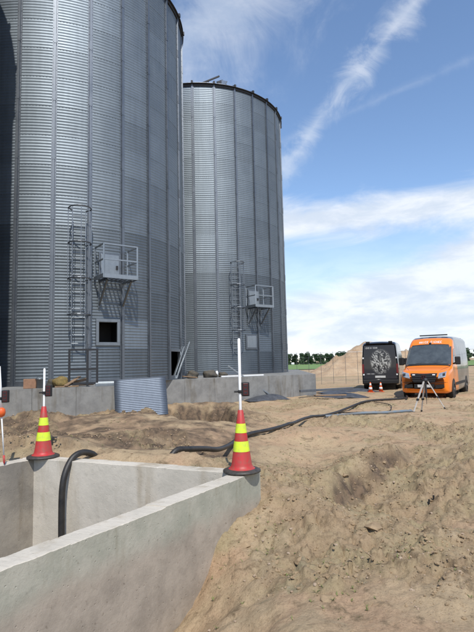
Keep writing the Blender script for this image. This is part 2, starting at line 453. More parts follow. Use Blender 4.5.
M_sack = mat('yellow_sack', (0.24, 0.17, 0.055), 0.85, color2=(0.12, 0.09, 0.035), vscale=16, bump=0.5, bscale=25, bdist=0.02)
M_sackd = mat('dark_sack', (0.05, 0.05, 0.05), 0.8, color2=(0.11, 0.09, 0.06), vscale=12, bump=0.5, bscale=25, bdist=0.02)
M_recv = mat('receiver_red', (0.075, 0.014, 0.014), 0.4, var=0.3, vscale=40)
M_glass = mat('tinted_glass', (0.085, 0.10, 0.105), 0.06, spec=0.9, color2=(0.045, 0.052, 0.055), vscale=3.0)
M_tyre = mat('tyre', (0.018, 0.018, 0.019), 0.8, color2=(0.06, 0.05, 0.04), vscale=12)
M_chrome = mat('chrome', (0.75, 0.75, 0.76), 0.18, 1.0)
M_lamp = mat('headlamp_glass', (0.55, 0.57, 0.60), 0.10, 0.5, var=0.4, vscale=14)
M_vorange = mat('van_orange', (0.86, 0.215, 0.010), 0.35, coat=0.7, color2=(0.80, 0.19, 0.010), vscale=3)
M_vblack = mat('van_black', (0.016, 0.016, 0.022), 0.30, coat=0.8, color2=(0.028, 0.026, 0.028), vscale=3)
M_taill = mat('tail_lamp', (0.16, 0.008, 0.01), 0.2, spec=0.7)
M_plate = mat('number_plate', (0.62, 0.62, 0.60), 0.4, var=0.2, vscale=20)
M_tarp = mat('dark_tarp', (0.035, 0.037, 0.045), 0.55, color2=(0.08, 0.085, 0.095), vscale=6, bump=0.6, bscale=10, bdist=0.03)
M_bark = mat('bark', (0.11, 0.08, 0.055), 0.9, var=0.4)
M_leaf = mat('tree_leaf', (0.045, 0.085, 0.030), 0.7, color2=(0.028, 0.060, 0.026), vscale=0.9)
M_weed = mat('weed_leaf', (0.13, 0.17, 0.045), 0.8, color2=(0.20, 0.19, 0.07), vscale=3)
M_field = mat('field_crop', (0.115, 0.205, 0.045), 0.9, color2=(0.16, 0.235, 0.065), vscale=0.15)
M_heap = mat('heap_sand', (0.50, 0.375, 0.25), 0.95, color2=(0.38, 0.26, 0.165), vscale=0.8, bump=0.9, bscale=5, bdist=0.15, spec=0.1)
M_stone = mat('stone', (0.42, 0.33, 0.245), 0.95, color2=(0.30, 0.215, 0.145), vscale=14, bump=0.7, bscale=30, bdist=0.012, spec=0.15)
M_clod = mat('soil_clod', (0.39, 0.285, 0.175), 0.95, color2=(0.27, 0.195, 0.12), vscale=9, bump=0.9, bscale=24, bdist=0.02, spec=0.1)
M_tripod = mat('tripod_leg', (0.55, 0.53, 0.50), 0.5, var=0.15, vscale=10)

def van_side_material():
    """orange front, silver-grey flank behind a slanted edge (a printed wrap)"""
    m, nt, bs = nodes_for('van_wrap'); L = nt.links; N = nt.nodes.new
    tc = N('ShaderNodeTexCoord'); sp = N('ShaderNodeSeparateXYZ'); L.new(tc.outputs['Object'], sp.inputs[0])
    def ma(op, a, b, c=None):
        k = N('ShaderNodeMath'); k.operation = op
        for i, q in enumerate((a, b, c)):
            if q is None: continue
            if isinstance(q, (int, float)): k.inputs[i].default_value = q
            else: L.new(q, k.inputs[i])
        return k.outputs[0]
    edge = ma('MULTIPLY_ADD', sp.outputs[2], -0.10, 2.33)       # y position of the edge against height
    g = ma('GREATER_THAN', sp.outputs[1], edge)
    lim = ma('LESS_THAN', sp.outputs[2], 2.42)
    wv = N('ShaderNodeTexWave'); wv.inputs['Scale'].default_value = 0.55; wv.inputs['Distortion'].default_value = 3.0; wv.inputs['Detail'].default_value = 2.0; L.new(tc.outputs['Object'], wv.inputs['Vector'])
    rp = N('ShaderNodeMapRange'); rp.inputs[1].default_value = 0.55; rp.inputs[2].default_value = 0.75; L.new(wv.outputs[0], rp.inputs[0])
    mx0 = N('ShaderNodeMix'); mx0.data_type = 'RGBA'; L.new(rp.outputs[0], mx0.inputs[0])
    mx0.inputs[6].default_value = (0.055, 0.060, 0.068, 1); mx0.inputs[7].default_value = (0.16, 0.17, 0.18, 1)
    mx = N('ShaderNodeMix'); mx.data_type = 'RGBA'; L.new(g, mx.inputs[0])
    mx.inputs[6].default_value = (0.86, 0.215, 0.010, 1); L.new(mx0.outputs[2], mx.inputs[7])
    L.new(mx.outputs[2], bs.inputs['Base Color']); bs.inputs['Roughness'].default_value = 0.33
    bs.inputs['Coat Weight'].default_value = 0.7; bs.inputs['Coat Roughness'].default_value = 0.06
    return m
M_vwrap = van_side_material()

def van_print_material():
    """pale grey blotched print on black van doors"""
    m, nt, bs = nodes_for('door_print'); L = nt.links; N = nt.nodes.new
    tc = N('ShaderNodeTexCoord'); O = tc.outputs['Object']
    mp = N('ShaderNodeMapping'); mp.inputs['Location'].default_value = (-0.02, 0, -1.58); mp.inputs['Scale'].default_value = (1.0, 0.0, 0.85); mp.vector_type = 'POINT'
    L.new(O, mp.inputs[0])
    ln = N('ShaderNodeVectorMath'); ln.operation = 'LENGTH'
    sb = N('ShaderNodeVectorMath'); sb.operation = 'SUBTRACT'; L.new(O, sb.inputs[0]); sb.inputs[1].default_value = (-0.05, 0, 1.55)
    fl = N('ShaderNodeVectorMath'); fl.operation = 'MULTIPLY'; L.new(sb.outputs[0], fl.inputs[0]); fl.inputs[1].default_value = (1.0, 0, 0.82)
    L.new(fl.outputs[0], ln.inputs[0])
    n = N('ShaderNodeTexNoise'); n.inputs['Scale'].default_value = 5.2; n.inputs['Detail'].default_value = 6; n.inputs['Distortion'].default_value = 2.2; L.new(fl.outputs[0], n.inputs['Vector'])
    def mr(v, a, b):
        k = N('ShaderNodeMapRange'); k.interpolation_type = 'SMOOTHSTEP'; L.new(v, k.inputs[0]); k.inputs[1].default_value = a; k.inputs[2].default_value = b; return k.outputs[0]
    ad = N('ShaderNodeMath'); ad.operation = 'MULTIPLY_ADD'; L.new(n.outputs[0], ad.inputs[0]); ad.inputs[1].default_value = 0.5; L.new(ln.outputs['Value'], ad.inputs[2])
    mask = mr(ad.outputs[0], 0.86, 0.74)
    mu = N('ShaderNodeMath'); mu.operation = 'MULTIPLY'; L.new(mask, mu.inputs[0]); L.new(mr(n.outputs[0], 0.43, 0.62), mu.inputs[1])
    mx = N('ShaderNodeMix'); mx.data_type = 'RGBA'; L.new(mu.outputs[0], mx.inputs[0])
    mx.inputs[6].default_value = (0.018, 0.018, 0.024, 1); mx.inputs[7].default_value = (0.50, 0.50, 0.47, 1)
    L.new(mx.outputs[2], bs.inputs['Base Color']); bs.inputs['Roughness'].default_value = 0.35; bs.inputs['Coat Weight'].default_value = 0.5
    return m
M_print = van_print_material()

# ------------------------------------------------------------------ ground
B = np.array([0.22, 5.65]); D1 = np.array([-0.538, -0.843]); LO = np.array([-2.80, 6.87])
D2 = (LO - B) / np.linalg.norm(LO - B); WID = np.linalg.norm(LO - B); LEN = 7.0
WT = 0.20                     # wall thickness along the other side's direction
WALL_TOP = 0.40
NF = np.array([-D1[1], D1[0]]);  NF = NF if NF @ D2 < 0 else -NF          # outward normal of the long near wall
NB = np.array([-D2[1], D2[0]]);  NB = NB if NB @ D1 < 0 else -NB          # outward normal of the far wall

def pit_coords(x, y):
    """s along D1 from B, t along D2 from B (skew coordinates)"""
    det = D1[0] * D2[1] - D1[1] * D2[0]
    dx = x - B[0]; dy = y - B[1]
    return (dx * D2[1] - dy * D2[0]) / det, (D1[0] * dy - D1[1] * dx) / det

def patch_mask(x, y):
    """1 where the earth is broken into lumps, near 0 where it is trodden smooth"""
    p = sstep(-0.02, 0.20, fbm(x, y, 0.62, 3, 12) + 0.10 * fbm(x, y, 2.2, 2, 15))
    def blob(cx, cy, rx, ry): return np.exp(-((x - cx) / rx) ** 2 - ((y - cy) / ry) ** 2)
    p = np.maximum(p, np.clip(1.3 * (blob(1.0, 5.0, .5, .45) + blob(1.6, 4.0, .4, .3) + blob(.45, 4.6, .35, .5) + blob(2.2, 8.0, .9, 1.0) + blob(4.0, 7.6, 1.0, .9) + blob(-1.2, 14.2, 1.6, 1.8)), 0, 1))
    p = p * (1 - 0.85 * np.clip(blob(2.4, 5.6, .8, .5) + blob(1.8, 3.0, .9, .35) + blob(3.0, 4.4, .6, .5), 0, 1))
    p = p * (1 - 0.95 * np.clip(blob(-.6, 6.9, .6, .7), 0, 1))
    return 0.06 + 0.94 * p

def height(x, y, fine=True):
    x = np.asarray(x, float); y = np.asarray(y, float)
    s, t = pit_coords(x, y)
    w = (x - B[0]) * NF[0] + (y - B[1]) * NF[1]          # distance outside the near wall
    wb = (x - B[0]) * NB[0] + (y - B[1]) * NB[1]         # distance beyond the far wall
    h = 0.0 * x
    # gentle bank between the pit and the silo slab, on the left
    left = sstep(1.5, -1.0, x)
    h += left * sstep(4.5, 7.0, y) * sstep(19.0, 14.5, y) * 0.20
    h += 0.34 * np.exp(-(np.clip(wb, 0, 9) / 1.3) ** 2) * sstep(-0.4, 0.3, wb) * sstep(1.1, -0.5, x)
    # heaped ridge left of the hollow
    h += 0.34 * np.exp(-((x + 3.6) / 2.4) ** 2 - ((y - 11.2) / 1.2) ** 2) + 0.16 * np.exp(-((x + 1.9) / 1.0) ** 2 - ((y - 9.2) / .6) ** 2)
    h += 0.10 * np.exp(-((x + 0.3) / 1.5) ** 2 - ((y - 10.2) / 0.9) ** 2)
    # hollow with a steep far side
    ex = (x + 1.25) / 1.45; ey = (y - 13.4) / 2.5
    q = np.sqrt(ex ** 2 + ey ** 2) + 0.35 * fbm(x, y, 1.1, 3, 31)
    h -= 0.85 * sstep(1.02, 0.66, q) * sstep(-1.2, 0.5, ey + 0.35)
    h += 0.26 * np.exp(-((q - 1.2) / 0.22) ** 2) * sstep(0.0, 0.7, ey)
    # slope falling along the outside of the near wall
    # hump at the corner of the pit
    h += 0.16 * np.exp(-((x - 0.75) / 0.5) ** 2 - ((y - 5.5) / 0.7) ** 2)
    # low terrace on the right: the ground steps down along a ragged line
    e = (x - 1.05) * 0.824 - (y - 6.3) * 0.567            # >0 on the right/near side of the line
    a = (x - 1.05) * 0.567 + (y - 6.3) * 0.824            # along the line
    e = e + 0.30 * fbm(x, y, 1.3, 3, 5)
    h -= 0.27 * sstep(-0.14, 0.14, e) * sstep(2.6, 0.5, e) * sstep(-0.7, 0.4, a) * sstep(3.9, 2.6, a)
    h += 0.10 * np.exp(-((e + 0.22) / 0.28) ** 2) * sstep(-0.6, 0.5, a) * sstep(3.8, 2.4, a)
    h += 0.22 * np.exp(-((x - 4.2) / 1.6) ** 2 - ((y - 7.6) / 1.2) ** 2)
    h += 0.20 * np.exp(-((x - 1.7) / 1.4) ** 2 - ((y - 10.8) / 1.4) ** 2)
    # broad relief fading out with distance
    near = sstep(34.0, 8.0, y)
    h += near * 0.26 * fbm(x, y, 0.36, 3, 2) + (0.04 + 0.06 * near) * fbm(x, y, 1.1, 3, 8)
    # lumps and clods, in patches
    patch = patch_mask(x, y)
    if fine:
        clod = np.abs(fbm(x, y, 3.1, 3, 21))
        h += near * patch * (0.13 * (0.33 - clod)) * sstep(30, 10, y)
        h += near * patch * 0.045 * fbm(x, y, 7.5, 3, 40) + near * (0.010 + 0.020 * patch) * fbm(x, y, 19.0, 2, 51)
    if fine:
        rough = near * patch
        wx = x + 0.05 * fbm(x, y, 6.0, 2, 81); wy = y + 0.05 * fbm(x, y, 6.0, 2, 82)
        v1, e1 = cells(wx, wy, 6.5, 91); h += rough * (0.125 * np.clip(v1 - 0.45, 0, 1) * sstep(0.02, 0.22, e1))       # broken clods with cracks between
        v2, e2 = cells(wx, wy, 16.0, 95); h += (0.25 * near + 0.75 * rough) * (0.040 * np.clip(v2 - 0.50, 0, 1) * sstep(0.03, 0.25, e2))
        h += rough * 0.010 * vnoise(x * 30.0, y * 30.0, 99)
    h -= 0.03
    zc = np.interp(s, [-1.0, 0.0, 0.62, 0.80, 1.00, 1.25, 2.0, 3.0, 9.0], [0.15, 0.06, 0.18, -0.10, -0.40, -0.58, -0.85, -1.05, -1.2])
    lim = zc + 0.60 * np.clip(w, 0, 20) + 0.16 * fbm(x, y, 1.6, 3, 71) + (0.06 * fbm(x, y, 6.0, 3, 73) if fine else 0)
    lim = lim + 2.5 * sstep(0.1, -0.6, s)
    k_ = np.clip(0.5 + 0.5 * (lim - h) / 0.12, 0, 1)
    h = np.where(w > -0.12, lim + (h - lim) * k_ - 0.12 * k_ * (1 - k_), h)
    # around the vans and beyond: driven flat
    return h

def ground_z(x, y):
    return float(height(np.array([x]), np.array([y]))[0])

def build_ground():
    ys = list(np.arange(-40, -1, 1.5))
    y = -0.9
    while y < 45:
        ys.append(y); y += 0.0052 * (max(y, 0) + 1.9)
    while y < 5000:
        ys.append(y); y *= 1.07
    ys = np.array(ys)
    us = list(np.linspace(-0.60, 0.60, 640)); k = us[1] - us[0]; e = []; u = 0.60; st = k
    while u < 9: st *= 1.06; u += st; e.append(u)
    us = np.array([-q for q in e[::-1]] + us + e)
    U, Y = np.meshgrid(us, ys)
    X = U * (np.maximum(Y, 0) + 4.2)
    Z = height(X, Y)
    s, t = pit_coords(X, Y)
    inside = (s > WT * 0.5) & (s < LEN - WT * 0.5) & (t > WT * 0.5) & (t < WID - WT * 0.5)
    Z = np.where(inside, -2.6, Z)
    # soil kept just under the rim at the wall faces
    wb = (X - B[0]) * NB[0] + (Y - B[1]) * NB[1]
    Z = np.where((~inside) & (t > -0.02) & (s > -0.35) & (s < LEN), np.minimum(Z, WALL_TOP - 0.045 + 0.35 * np.clip(wb, 0, 1)), Z)
    ny, nx = U.shape
    V = np.stack([X, Y, Z], -1).reshape(-1, 3)
    idx = np.arange(ny * nx).reshape(ny, nx)
    F = np.stack([idx[:-1, :-1], idx[:-1, 1:], idx[1:, 1:], idx[1:, :-1]], -1).reshape(-1, 4)
    me = np_mesh('ground', V, F, M_soil)
    ex = (X + 1.25) / 1.45; ey = (Y - 13.4) / 2.5
    q = np.sqrt(ex ** 2 + ey ** 2) + 0.35 * fbm(X, Y, 1.1, 3, 31)
    damp = 1.35 * sstep(1.12, 0.95, q) * sstep(-0.6, 0.2, ey)
    e = (X - 1.05) * 0.824 - (Y - 6.3) * 0.567 + 0.30 * fbm(X, Y, 1.3, 3, 5); a = (X - 1.05) * 0.567 + (Y - 6.3) * 0.824
    damp = np.maximum(damp, 0.8 * np.exp(-((e - 0.03) / 0.16) ** 2) * sstep(-0.8, 0.2, a) * sstep(3.9, 2.8, a))
    damp = np.maximum(damp, 0.78 * sstep(1.6, -0.4, X + 0.5 * fbm(X, Y, .8, 3, 65)) * sstep(6.2, 7.6, Y) * sstep(19, 15, Y))
    damp = damp * (0.85 + 0.9 * fbm(X, Y, 4.0, 3, 61) + 0.5 * fbm(X, Y, 0.8, 3, 67))
    at = me.attributes.new('damp', 'FLOAT', 'POINT'); at.data.foreach_set('value', damp.ravel().astype(np.float32))
    at = me.attributes.new('lumpy', 'FLOAT', 'POINT'); at.data.foreach_set('value', patch_mask(X, Y).ravel().astype(np.float32))
    o = link('ground', me)
    tag(o, 'bare sandy brown building-site earth with lumps and hollows', 'ground', kind='structure')
build_ground()

fm = MB(); P = []
for yy in np.linspace(98, 330, 24):
    P.append([(xx, yy, 0.06 + 0.25 * math.sin(xx * 0.03) * 0.3) for xx in np.linspace(-260, 330, 40)])
fm.grid(P)
tag(fm.build('field', M_field, smooth=True), 'flat green crop field beyond the site fence', 'field', kind='structure')

# ------------------------------------------------------------------ concrete pit
def P2(s, t): return tuple(B + D1 * s + D2 * t)
pit = empty('concrete_pit', (0, 0, 0))
tag(pit, 'open rectangular cast concrete pit with thick pale walls sunk in the soil', 'concrete pit')
def rough_wall(p, q, th, z0, z1, seed, mats, mi_out=0, ends=(0, 0), dark_in=False):
    """cast wall from p to q (outer face), th = vector to the inner face; worn, slightly chipped arrises"""
    p = Vector((*p, 0)); q = Vector((*q, 0)); th = Vector((*th, 0)); n = max(6, int((q - p).length / 0.02)); rnd = np.random.default_rng(seed)
    def arris(): 
        a = np.abs(np.convolve(rnd.normal(0, 1, n + 7), np.ones(3) / 3, 'same'))[3:n + 4]; return 0.004 + 0.0035 * a + 0.014 * (rnd.random(n + 1) > .985) * rnd.random(n + 1)
    co, ci = arris(), arris(); zt = z1 + 0.0022 * np.convolve(rnd.normal(0, 1, n + 11), np.ones(7) / 7, 'same')[5:n + 6] * 2
    u = th.normalized(); W = th.length; m = MB(); Pg = []
    for i in range(n + 1):
        o = p.lerp(q, i / n)
        row = [(0, z0), (0, z1 - .05), (0, zt[i] - co[i]), (co[i] * .9, zt[i] - .001), (W * .35, zt[i] + .001), (W * .65, zt[i]), (W - ci[i] * .9, zt[i] - .001), (W, zt[i] - ci[i]), (W, z1 - .05), (W, z0)]
        Pg.append([tuple(o + u * a + Vector((0, 0, z))) for a, z in row])
    b = len(m.v); k = len(Pg[0])
    for row in Pg: m.v.extend(row)
    for i in range(n):
        for j in range(k - 1): m.face([b + i * k + j, b + i * k + j + 1, b + (i + 1) * k + j + 1, b + (i + 1) * k + j], mi_out if j < 2 else (1 if dark_in and j > 6 else 0))
    m.face([b + j for j in range(k)][::-1], ends[0]); m.face([b + n * k + j for j in range(k)], ends[1])
    return m.build('wall_panel', mats, pit)
js = [0.0, 0.62, 1.60, 2.58, 3.56, 4.54, 5.52, 6.5, LEN]
for i in range(len(js) - 1):
    rough_wall(P2(js[i], 0), P2(js[i + 1], 0), tuple(D2 * WT), -2.2, WALL_TOP + 0.004 * math.sin(i * 2.3), i, [M_conc, M_conc_out], 1, (1 if i == 0 else 0, 0))
jt = [WT, 1.05, 2.02, WID]
for i in range(len(jt) - 1):
    rough_wall(P2(0, jt[i]), P2(0, jt[i + 1]), tuple(D1 * WT), -2.2, WALL_TOP - 0.003 + 0.003 * i, 20 + i, [M_conc])
jl = [WT, 1.2, 2.3, 3.5, 4.7, 5.9, LEN]
for i in range(len(jl) - 1):
    rough_wall(P2(jl[i], WID), P2(jl[i + 1], WID), tuple(-D2 * WT), -2.2, WALL_TOP + 0.003 * (i % 2), 40 + i, [M_conc, M_conc_dark], 0, (0, 0), True)
rough_wall(P2(LEN, WT), P2(LEN, WID - WT), tuple(-D1 * WT), -2.2, WALL_TOP, 60, [M_conc])
MB().prism([P2(WT - .05, WT - .05), P2(WT - .05, WID - WT + .05), P2(LEN - WT + .05, WID - WT + .05), P2(LEN - WT + .05, WT - .05)], -2.1, -1.9).build('pit_floor', M_conc_grey, pit)

# ------------------------------------------------------------------ silo slab
SLAB_Z = 1.0
slab = empty('silo_slab', (0, 0, 0))
tag(slab, 'raised grey concrete slab with upstand edge that carries the silos', 'foundation')
Bc = (-3.58, 14.73); A0 = (-6.66, 13.83); A1 = (-7.4, 13.62); A2 = (-7.6, 5.0); E0 = (3.64, 23.44); C0 = (-3.32, 18.99)
poly = [A2, A1, A0, Bc, C0, E0, (4.6, 38), (-22, 38), (-22, 5.0)]
MB().prism(poly[::1], -1.2, SLAB_Z - 0.004).build('slab_core', M_conc_grey, slab, bevel=0.015)
def edge_panels(p, q, n, th=0.22):
    p = Vector((*p, 0)); q = Vector((*q, 0)); d = (q - p); Lg = d.length; d.normalize(); nrm = Vector((d.y, -d.x, 0))
    for i in range(n):
        a = p + d * (Lg * i / n + (0.004 if i else 0)); b = p + d * (Lg * (i + 1) / n - (0.004 if i < n - 1 else 0))
        z1 = SLAB_Z + 0.003 + 0.004 * math.sin(i * 1.7)
        MB().prism([tuple((a + nrm * 0.035)[:2]), tuple((b + nrm * 0.035)[:2]), tuple((b - nrm * th)[:2]), tuple((a - nrm * th)[:2])], -1.1, z1).build('edge_panel', M_conc_grey, slab, bevel=0.005)
edge_panels((-7.0, 13.73), Bc, 3)
edge_panels(C0, E0, 6)

# ------------------------------------------------------------------ silos
R = 5.14; NCOL = 27; RING = 1.06; NR = 15; SK = 0.14; TOP = SK + NR * RING
DA = 2 * PI / NCOL
def pol(a, r, z): return (r * math.sin(a), -r * math.cos(a), z)
def sheet_mesh(hole=None):
    nc, per, na = 5, 8, 10
    rows = per * na + 1
    Pg = []
    zs = [RING * i / (rows - 1) for i in range(rows)]
    angs = [-DA / 2 + DA * j / nc for j in range(nc + 1)]
    if hole:
        angs = sorted(set(angs + [hole[0], hole[1]]))
    for z in zs:
        Pg.append([pol(a, R + 0.0048 * math.cos(2 * PI * z / (RING / na)), z) for a in angs])
    m = MB()
    sk = None
    if hole:
        def sk(i, j): return hole[0] <= (angs[j] + angs[j + 1]) / 2 <= hole[1] and hole[2] <= (zs[i] + zs[i + 1]) / 2 <= hole[3]
    m.grid(Pg, skip=sk)
    for q in range(11):                                       # bolt row along the lap with the sheet above
        a = -DA / 2 + DA * (q + .5) / 11; c = Vector(pol(a, R + 0.009, RING - 0.03)); t = Vector((math.cos(a), math.sin(a), 0))
        m.obox(c - t * .009, c + t * .009, .018, .012, Vector(pol(a, 1, 0)))
    return m.mesh('wall_sheet', M_galv, True)
ME_sheet = sheet_mesh()
HOLE = (rad(-3.4), rad(4.6), 0.22, 0.92)
ME_sheet_hole = sheet_mesh(HOLE)
def stiff_mesh():
    m = MB(); sec = [(-.085, .006), (-.085, .018), (-.040, .018), (-.034, .070), (.034, .070), (.040, .018), (.085, .018), (.085, .006)]
    n = len(sec)
    zs = [0.0, TOP]
    b = 0
    for z in zs:
        for (t, r) in sec: m.v.append((t, -(R + r), z))
    for k in range(n - 1): m.face([k, k + 1, n + k + 1, n + k])
    m.face(list(range(n))[::-1]); m.face([n + k for k in range(n)])
    z = 1.35
    while z < TOP:                                            # splice plates
        m.box(-.046, .046, -(R + .078), -(R + .012), z, z + 0.34); z += 2.12
    z = 0.1
    while z < TOP - .05:                                      # bolt heads down both flanges
        for t in (-.062, .062): m.box(t - .009, t + .009, -(R + .030), -(R + .015), z, z + .018)
        z += 0.265
    return m.mesh('stiffener', M_galv2)
ME_stiff = stiff_mesh()
SLOPE = math.tan(rad(24))
def rib_mesh():
    m = MB()
    m.obox((0, -(R + 0.10), TOP + 0.02), (0, -0.5, TOP + 0.02 + (R - 0.4) * SLOPE), 0.07, 0.10)
    m.box(-.05, .05, -(R + 0.17), -(R + 0.06), TOP - 0.06, TOP + 0.09)
    return m.mesh('roof_rib', M_dark)
ME_rib = rib_mesh()
def roof_mesh():
    m = MB(); m.lathe([(R + 0.12, TOP - 0.012), (R + 0.12, TOP + 0.0), (0.45, TOP + (R - 0.33) * SLOPE), (0.45, TOP + (R - 0.33) * SLOPE + 0.35)], 54)
    return m.mesh('roof', M_roof)
ME_roof = roof_mesh()
def eave_mesh():
    m = MB(); m.lathe([(R + 0.03, TOP - 0.16), (R + 0.055, TOP - 0.16), (R + 0.06, TOP - 0.05), (R + 0.13, TOP - 0.045), (R + 0.13, TOP - 0.018), (R + 0.03, TOP - 0.018)], 108)
    return m.mesh('eave_ring', M_dark)
ME_eave = eave_mesh()
def skirt_mesh():
    m = MB(); m.lathe([(R + 0.10, 0.0), (R + 0.10, 0.012), (R + 0.012, 0.014), (R + 0.012, SK + 0.02), (R - 0.01, SK + 0.02)], 108)
    return m.mesh('base_ring', M_galv2)
ME_skirt = skirt_mesh()

def silo(center, seam_deg, label, lo, hi, tones=None, missing=(), holes=(), detailed=True):
    s = empty('grain_silo', (center[0], center[1], SLAB_Z)); tag(s, label, 'grain silo', 'grain silos on the slab')
    rnd = random.Random(int(abs(center[0] * 100)))
    seam = rad(seam_deg)
    cols_in = []
    for c in range(NCOL):
        mid = math.degrees(seam + DA * (c + 0.5)); mid = (mid + 180) % 360 - 180
        if detailed and lo < mid < hi: cols_in.append((c, mid))
    taken = {c for c, _ in cols_in}
    for c, mid in cols_in:
        for k in range(NR):
            if (round(mid), k) in missing or any(abs(mid - a) < 7 and k == kk for a, kk in missing): continue
            me = ME_sheet_hole if any(abs(mid - a) < 7 and k == kk for a, kk in holes) else ME_sheet
            o = link('wall_sheet', me, s, (0, 0, SK + k * RING), (rnd.uniform(-.0006, .0006), rnd.uniform(-.0006, .0006), seam + DA * (c + 0.5)))
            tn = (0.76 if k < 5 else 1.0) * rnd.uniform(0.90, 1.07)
            for (a, kk, v) in (tones or []):
                if abs(mid - a) < 7 and k == kk: tn = v
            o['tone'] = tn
    # the far side, out of sight, as one plain shell per silo
    m = MB()
    for c in range(NCOL):
        if c in taken: continue
        a0 = seam + DA * c
        m.grid([[pol(a0 + DA * j / 4, R, z) for j in range(5)] for z in (SK, TOP)])
    o = m.build('rear_wall', M_galv, s, smooth=True); o['tone'] = 0.9
    for c in range(NCOL):
        link('stiffener', ME_stiff, s, (0, 0, 0), (0, 0, seam + DA * c))
        link('roof_rib', ME_rib, s, (0, 0, 0), (0, 0, seam + DA * c))
    link('roof', ME_roof, s); link('eave_ring', ME_eave, s); link('base_ring', ME_skirt, s)
    return s

def frame_pt(a, t, r, z):
    """silo-local: tangential t, radial r at bearing a"""
    return Vector((r * math.sin(a) + t * math.cos(a), -r * math.cos(a) + t * math.sin(a), z))

def ladder(s, a_deg, z_bot, z_top, cage_bot, mat_l, mat_c, w=0.22):
    a = rad(a_deg); Lr = empty('ladder', (0, 0, 0), 0, s); ro = R + 0.24
    for sg in (-1, 1):
        MB().obox(frame_pt(a, sg * w, ro, z_bot), frame_pt(a, sg * w, ro, z_top), 0.028, 0.03, frame_pt(a, 0, 1, 0)).build('stringer', mat_l, Lr)
    z = z_bot + 0.25
    rm = MB().tube([frame_pt(a, -w, ro, 0), frame_pt(a, w, ro, 0)], 0.013, 6).mesh('rung', mat_l)
    while z < z_top:
        link('rung', rm, Lr, (0, 0, z)); z += 0.29
    z = z_bot + 0.5
    while z < z_top:
        for sg in (-1, 1): MB().obox(frame_pt(a, sg * w, R, z), frame_pt(a, sg * w, ro, z), 0.03, 0.03).build('wall_bracket', mat_c, Lr)
        z += 1.6
    Cg = empty('safety_cage', (0, 0, 0), 0, s)
    cw = 0.37
    def arc(z, n=13):
        pts = [frame_pt(a, -w, ro, z)]
        for i in range(n):
            th = PI * i / (n - 1)
            pts.append(frame_pt(a, -cw * math.cos(th), ro + 0.22 + 0.46 * math.sin(th), z))
        pts.append(frame_pt(a, w, ro, z)); return pts
    for z in np.linspace(cage_bot, z_top, 4):
        MB().tube(arc(z), 0.022, 6).build('hoop', mat_c, Cg)
    for th in (0, PI * .25, PI * .5, PI * .75, PI):
        t = -cw * math.cos(th); r = ro + 0.22 + 0.46 * math.sin(th)
        MB().obox(frame_pt(a, t, r, cage_bot), frame_pt(a, t, r, z_top), 0.026, 0.008, frame_pt(a, 0, 1, 0)).build('cage_bar', mat_c, Cg)

def platform(s, a_deg, zf, w=0.60, depth=0.85, hatch=True):
    a = rad(a_deg); p = empty('platform', (0, 0, 0), 0, s)
    r0_, r1_ = R + 0.03, R + 0.06 + depth
    F = lambda t, r, z: frame_pt(a, t, r, z)
    m = MB()
    for i in range(9):                                       # open bar floor
        t = -w + 2 * w * i / 8
        m.obox(F(t, r0_, zf), F(t, r1_, zf), 0.05, 0.03)
    m.build('floor_grating', M_galv2, p)
    tb = MB()
    tb.obox(F(-w - .03, r1_, zf + .04), F(w + .03, r1_, zf + .04), 0.02, 0.14)
    tb.obox(F(-w - .02, r0_, zf + .04), F(-w - .02, r1_, zf + .04), 0.02, 0.14)
    tb.obox(F(w + .02, r0_, zf + .04), F(w + .02, r1_, zf + .04), 0.02, 0.14)
    tb.build('toe_board', M_galvb, p)
    for (t, r) in ((-w, r1_), (w, r1_), (-w, r0_ + .05), (w, r0_ + .05)):
        MB().obox(F(t, r, zf), F(t, r, zf + 1.12), 0.045, 0.045).build('rail_post', M_galvb, p)
    for h in (0.60, 1.12):
        MB().obox(F(-w, r1_, zf + h), F(w, r1_, zf + h), 0.04, 0.045).build('rail', M_galvb, p)
        for sg in (-1, 1):
            MB().obox(F(sg * w, r0_ + .05, zf + h), F(sg * w, r1_, zf + h), 0.04, 0.045).build('rail', M_galvb, p)
    for sg in (-1, 1):
        k = MB()
        k.obox(F(sg * w * .72, r0_, zf - .04), F(sg * w * .72, r1_ - .05, zf - .04), 0.06, 0.06)
        k.obox(F(sg * w * .72, r0_ + .02, zf - .85), F(sg * w * .72, r1_ - .15, zf - .07), 0.055, 0.055)
        k.obox(F(sg * w * .72, r0_, zf - .95), F(sg * w * .72, r0_, zf - .02), 0.06, 0.05)
        k.build('bracket', M_galv2, p)
    if hatch:
        h = empty('wall_hatch', (0, 0, 0), 0, s)
        MB().obox(F(-.05, R + .045, zf + .12), F(-.05, R + .045, zf + .95), 0.66, 0.05, F(0, 1, 0)).build('hatch_door', M_galvb, h, bevel=.012)
        MB().obox(F(-.05, R + .015, zf + .06), F(-.05, R + .015, zf + 1.01), 0.80, 0.05, F(0, 1, 0)).build('hatch_frame', M_galv2, h)
        MB().box(-.03, .03, -.03, .03, -.07, .07).build('latch', M_dark, h, loc=F(.20, R + .085, zf + .5), rot=(0, 0, a))

S0 = silo((-11.75, 10.95), 14.3, 'tall corrugated steel silo standing left of the caged-ladder silo, outside the picture', 0, 0, detailed=False)
S1 = silo((-7.47, 21.30), 14.4, 'nearest tall corrugated steel silo with a square black opening below its platform', -45, 108,
          tones=[(47.7, 1, 1.12), (34.4, 1, 0.95)], missing=[(74.4, 0)], holes=[(34.4, 1)])
S2 = silo((-2.08, 30.93), 12.1, 'farther corrugated steel silo whose whole round eave shows against the sky', -45, 108,
          tones=[(45.4, 1, 1.02), (32.1, 1, 0.92)])

for (S, aL, aP) in ((S1, 23.6, 36.2), (S2, 22.4, 36.2)):
    ladder(S, aL, 1.12, 5.9, 2.3, M_rail, M_galv2)
    platform(S, aP, 3.56)

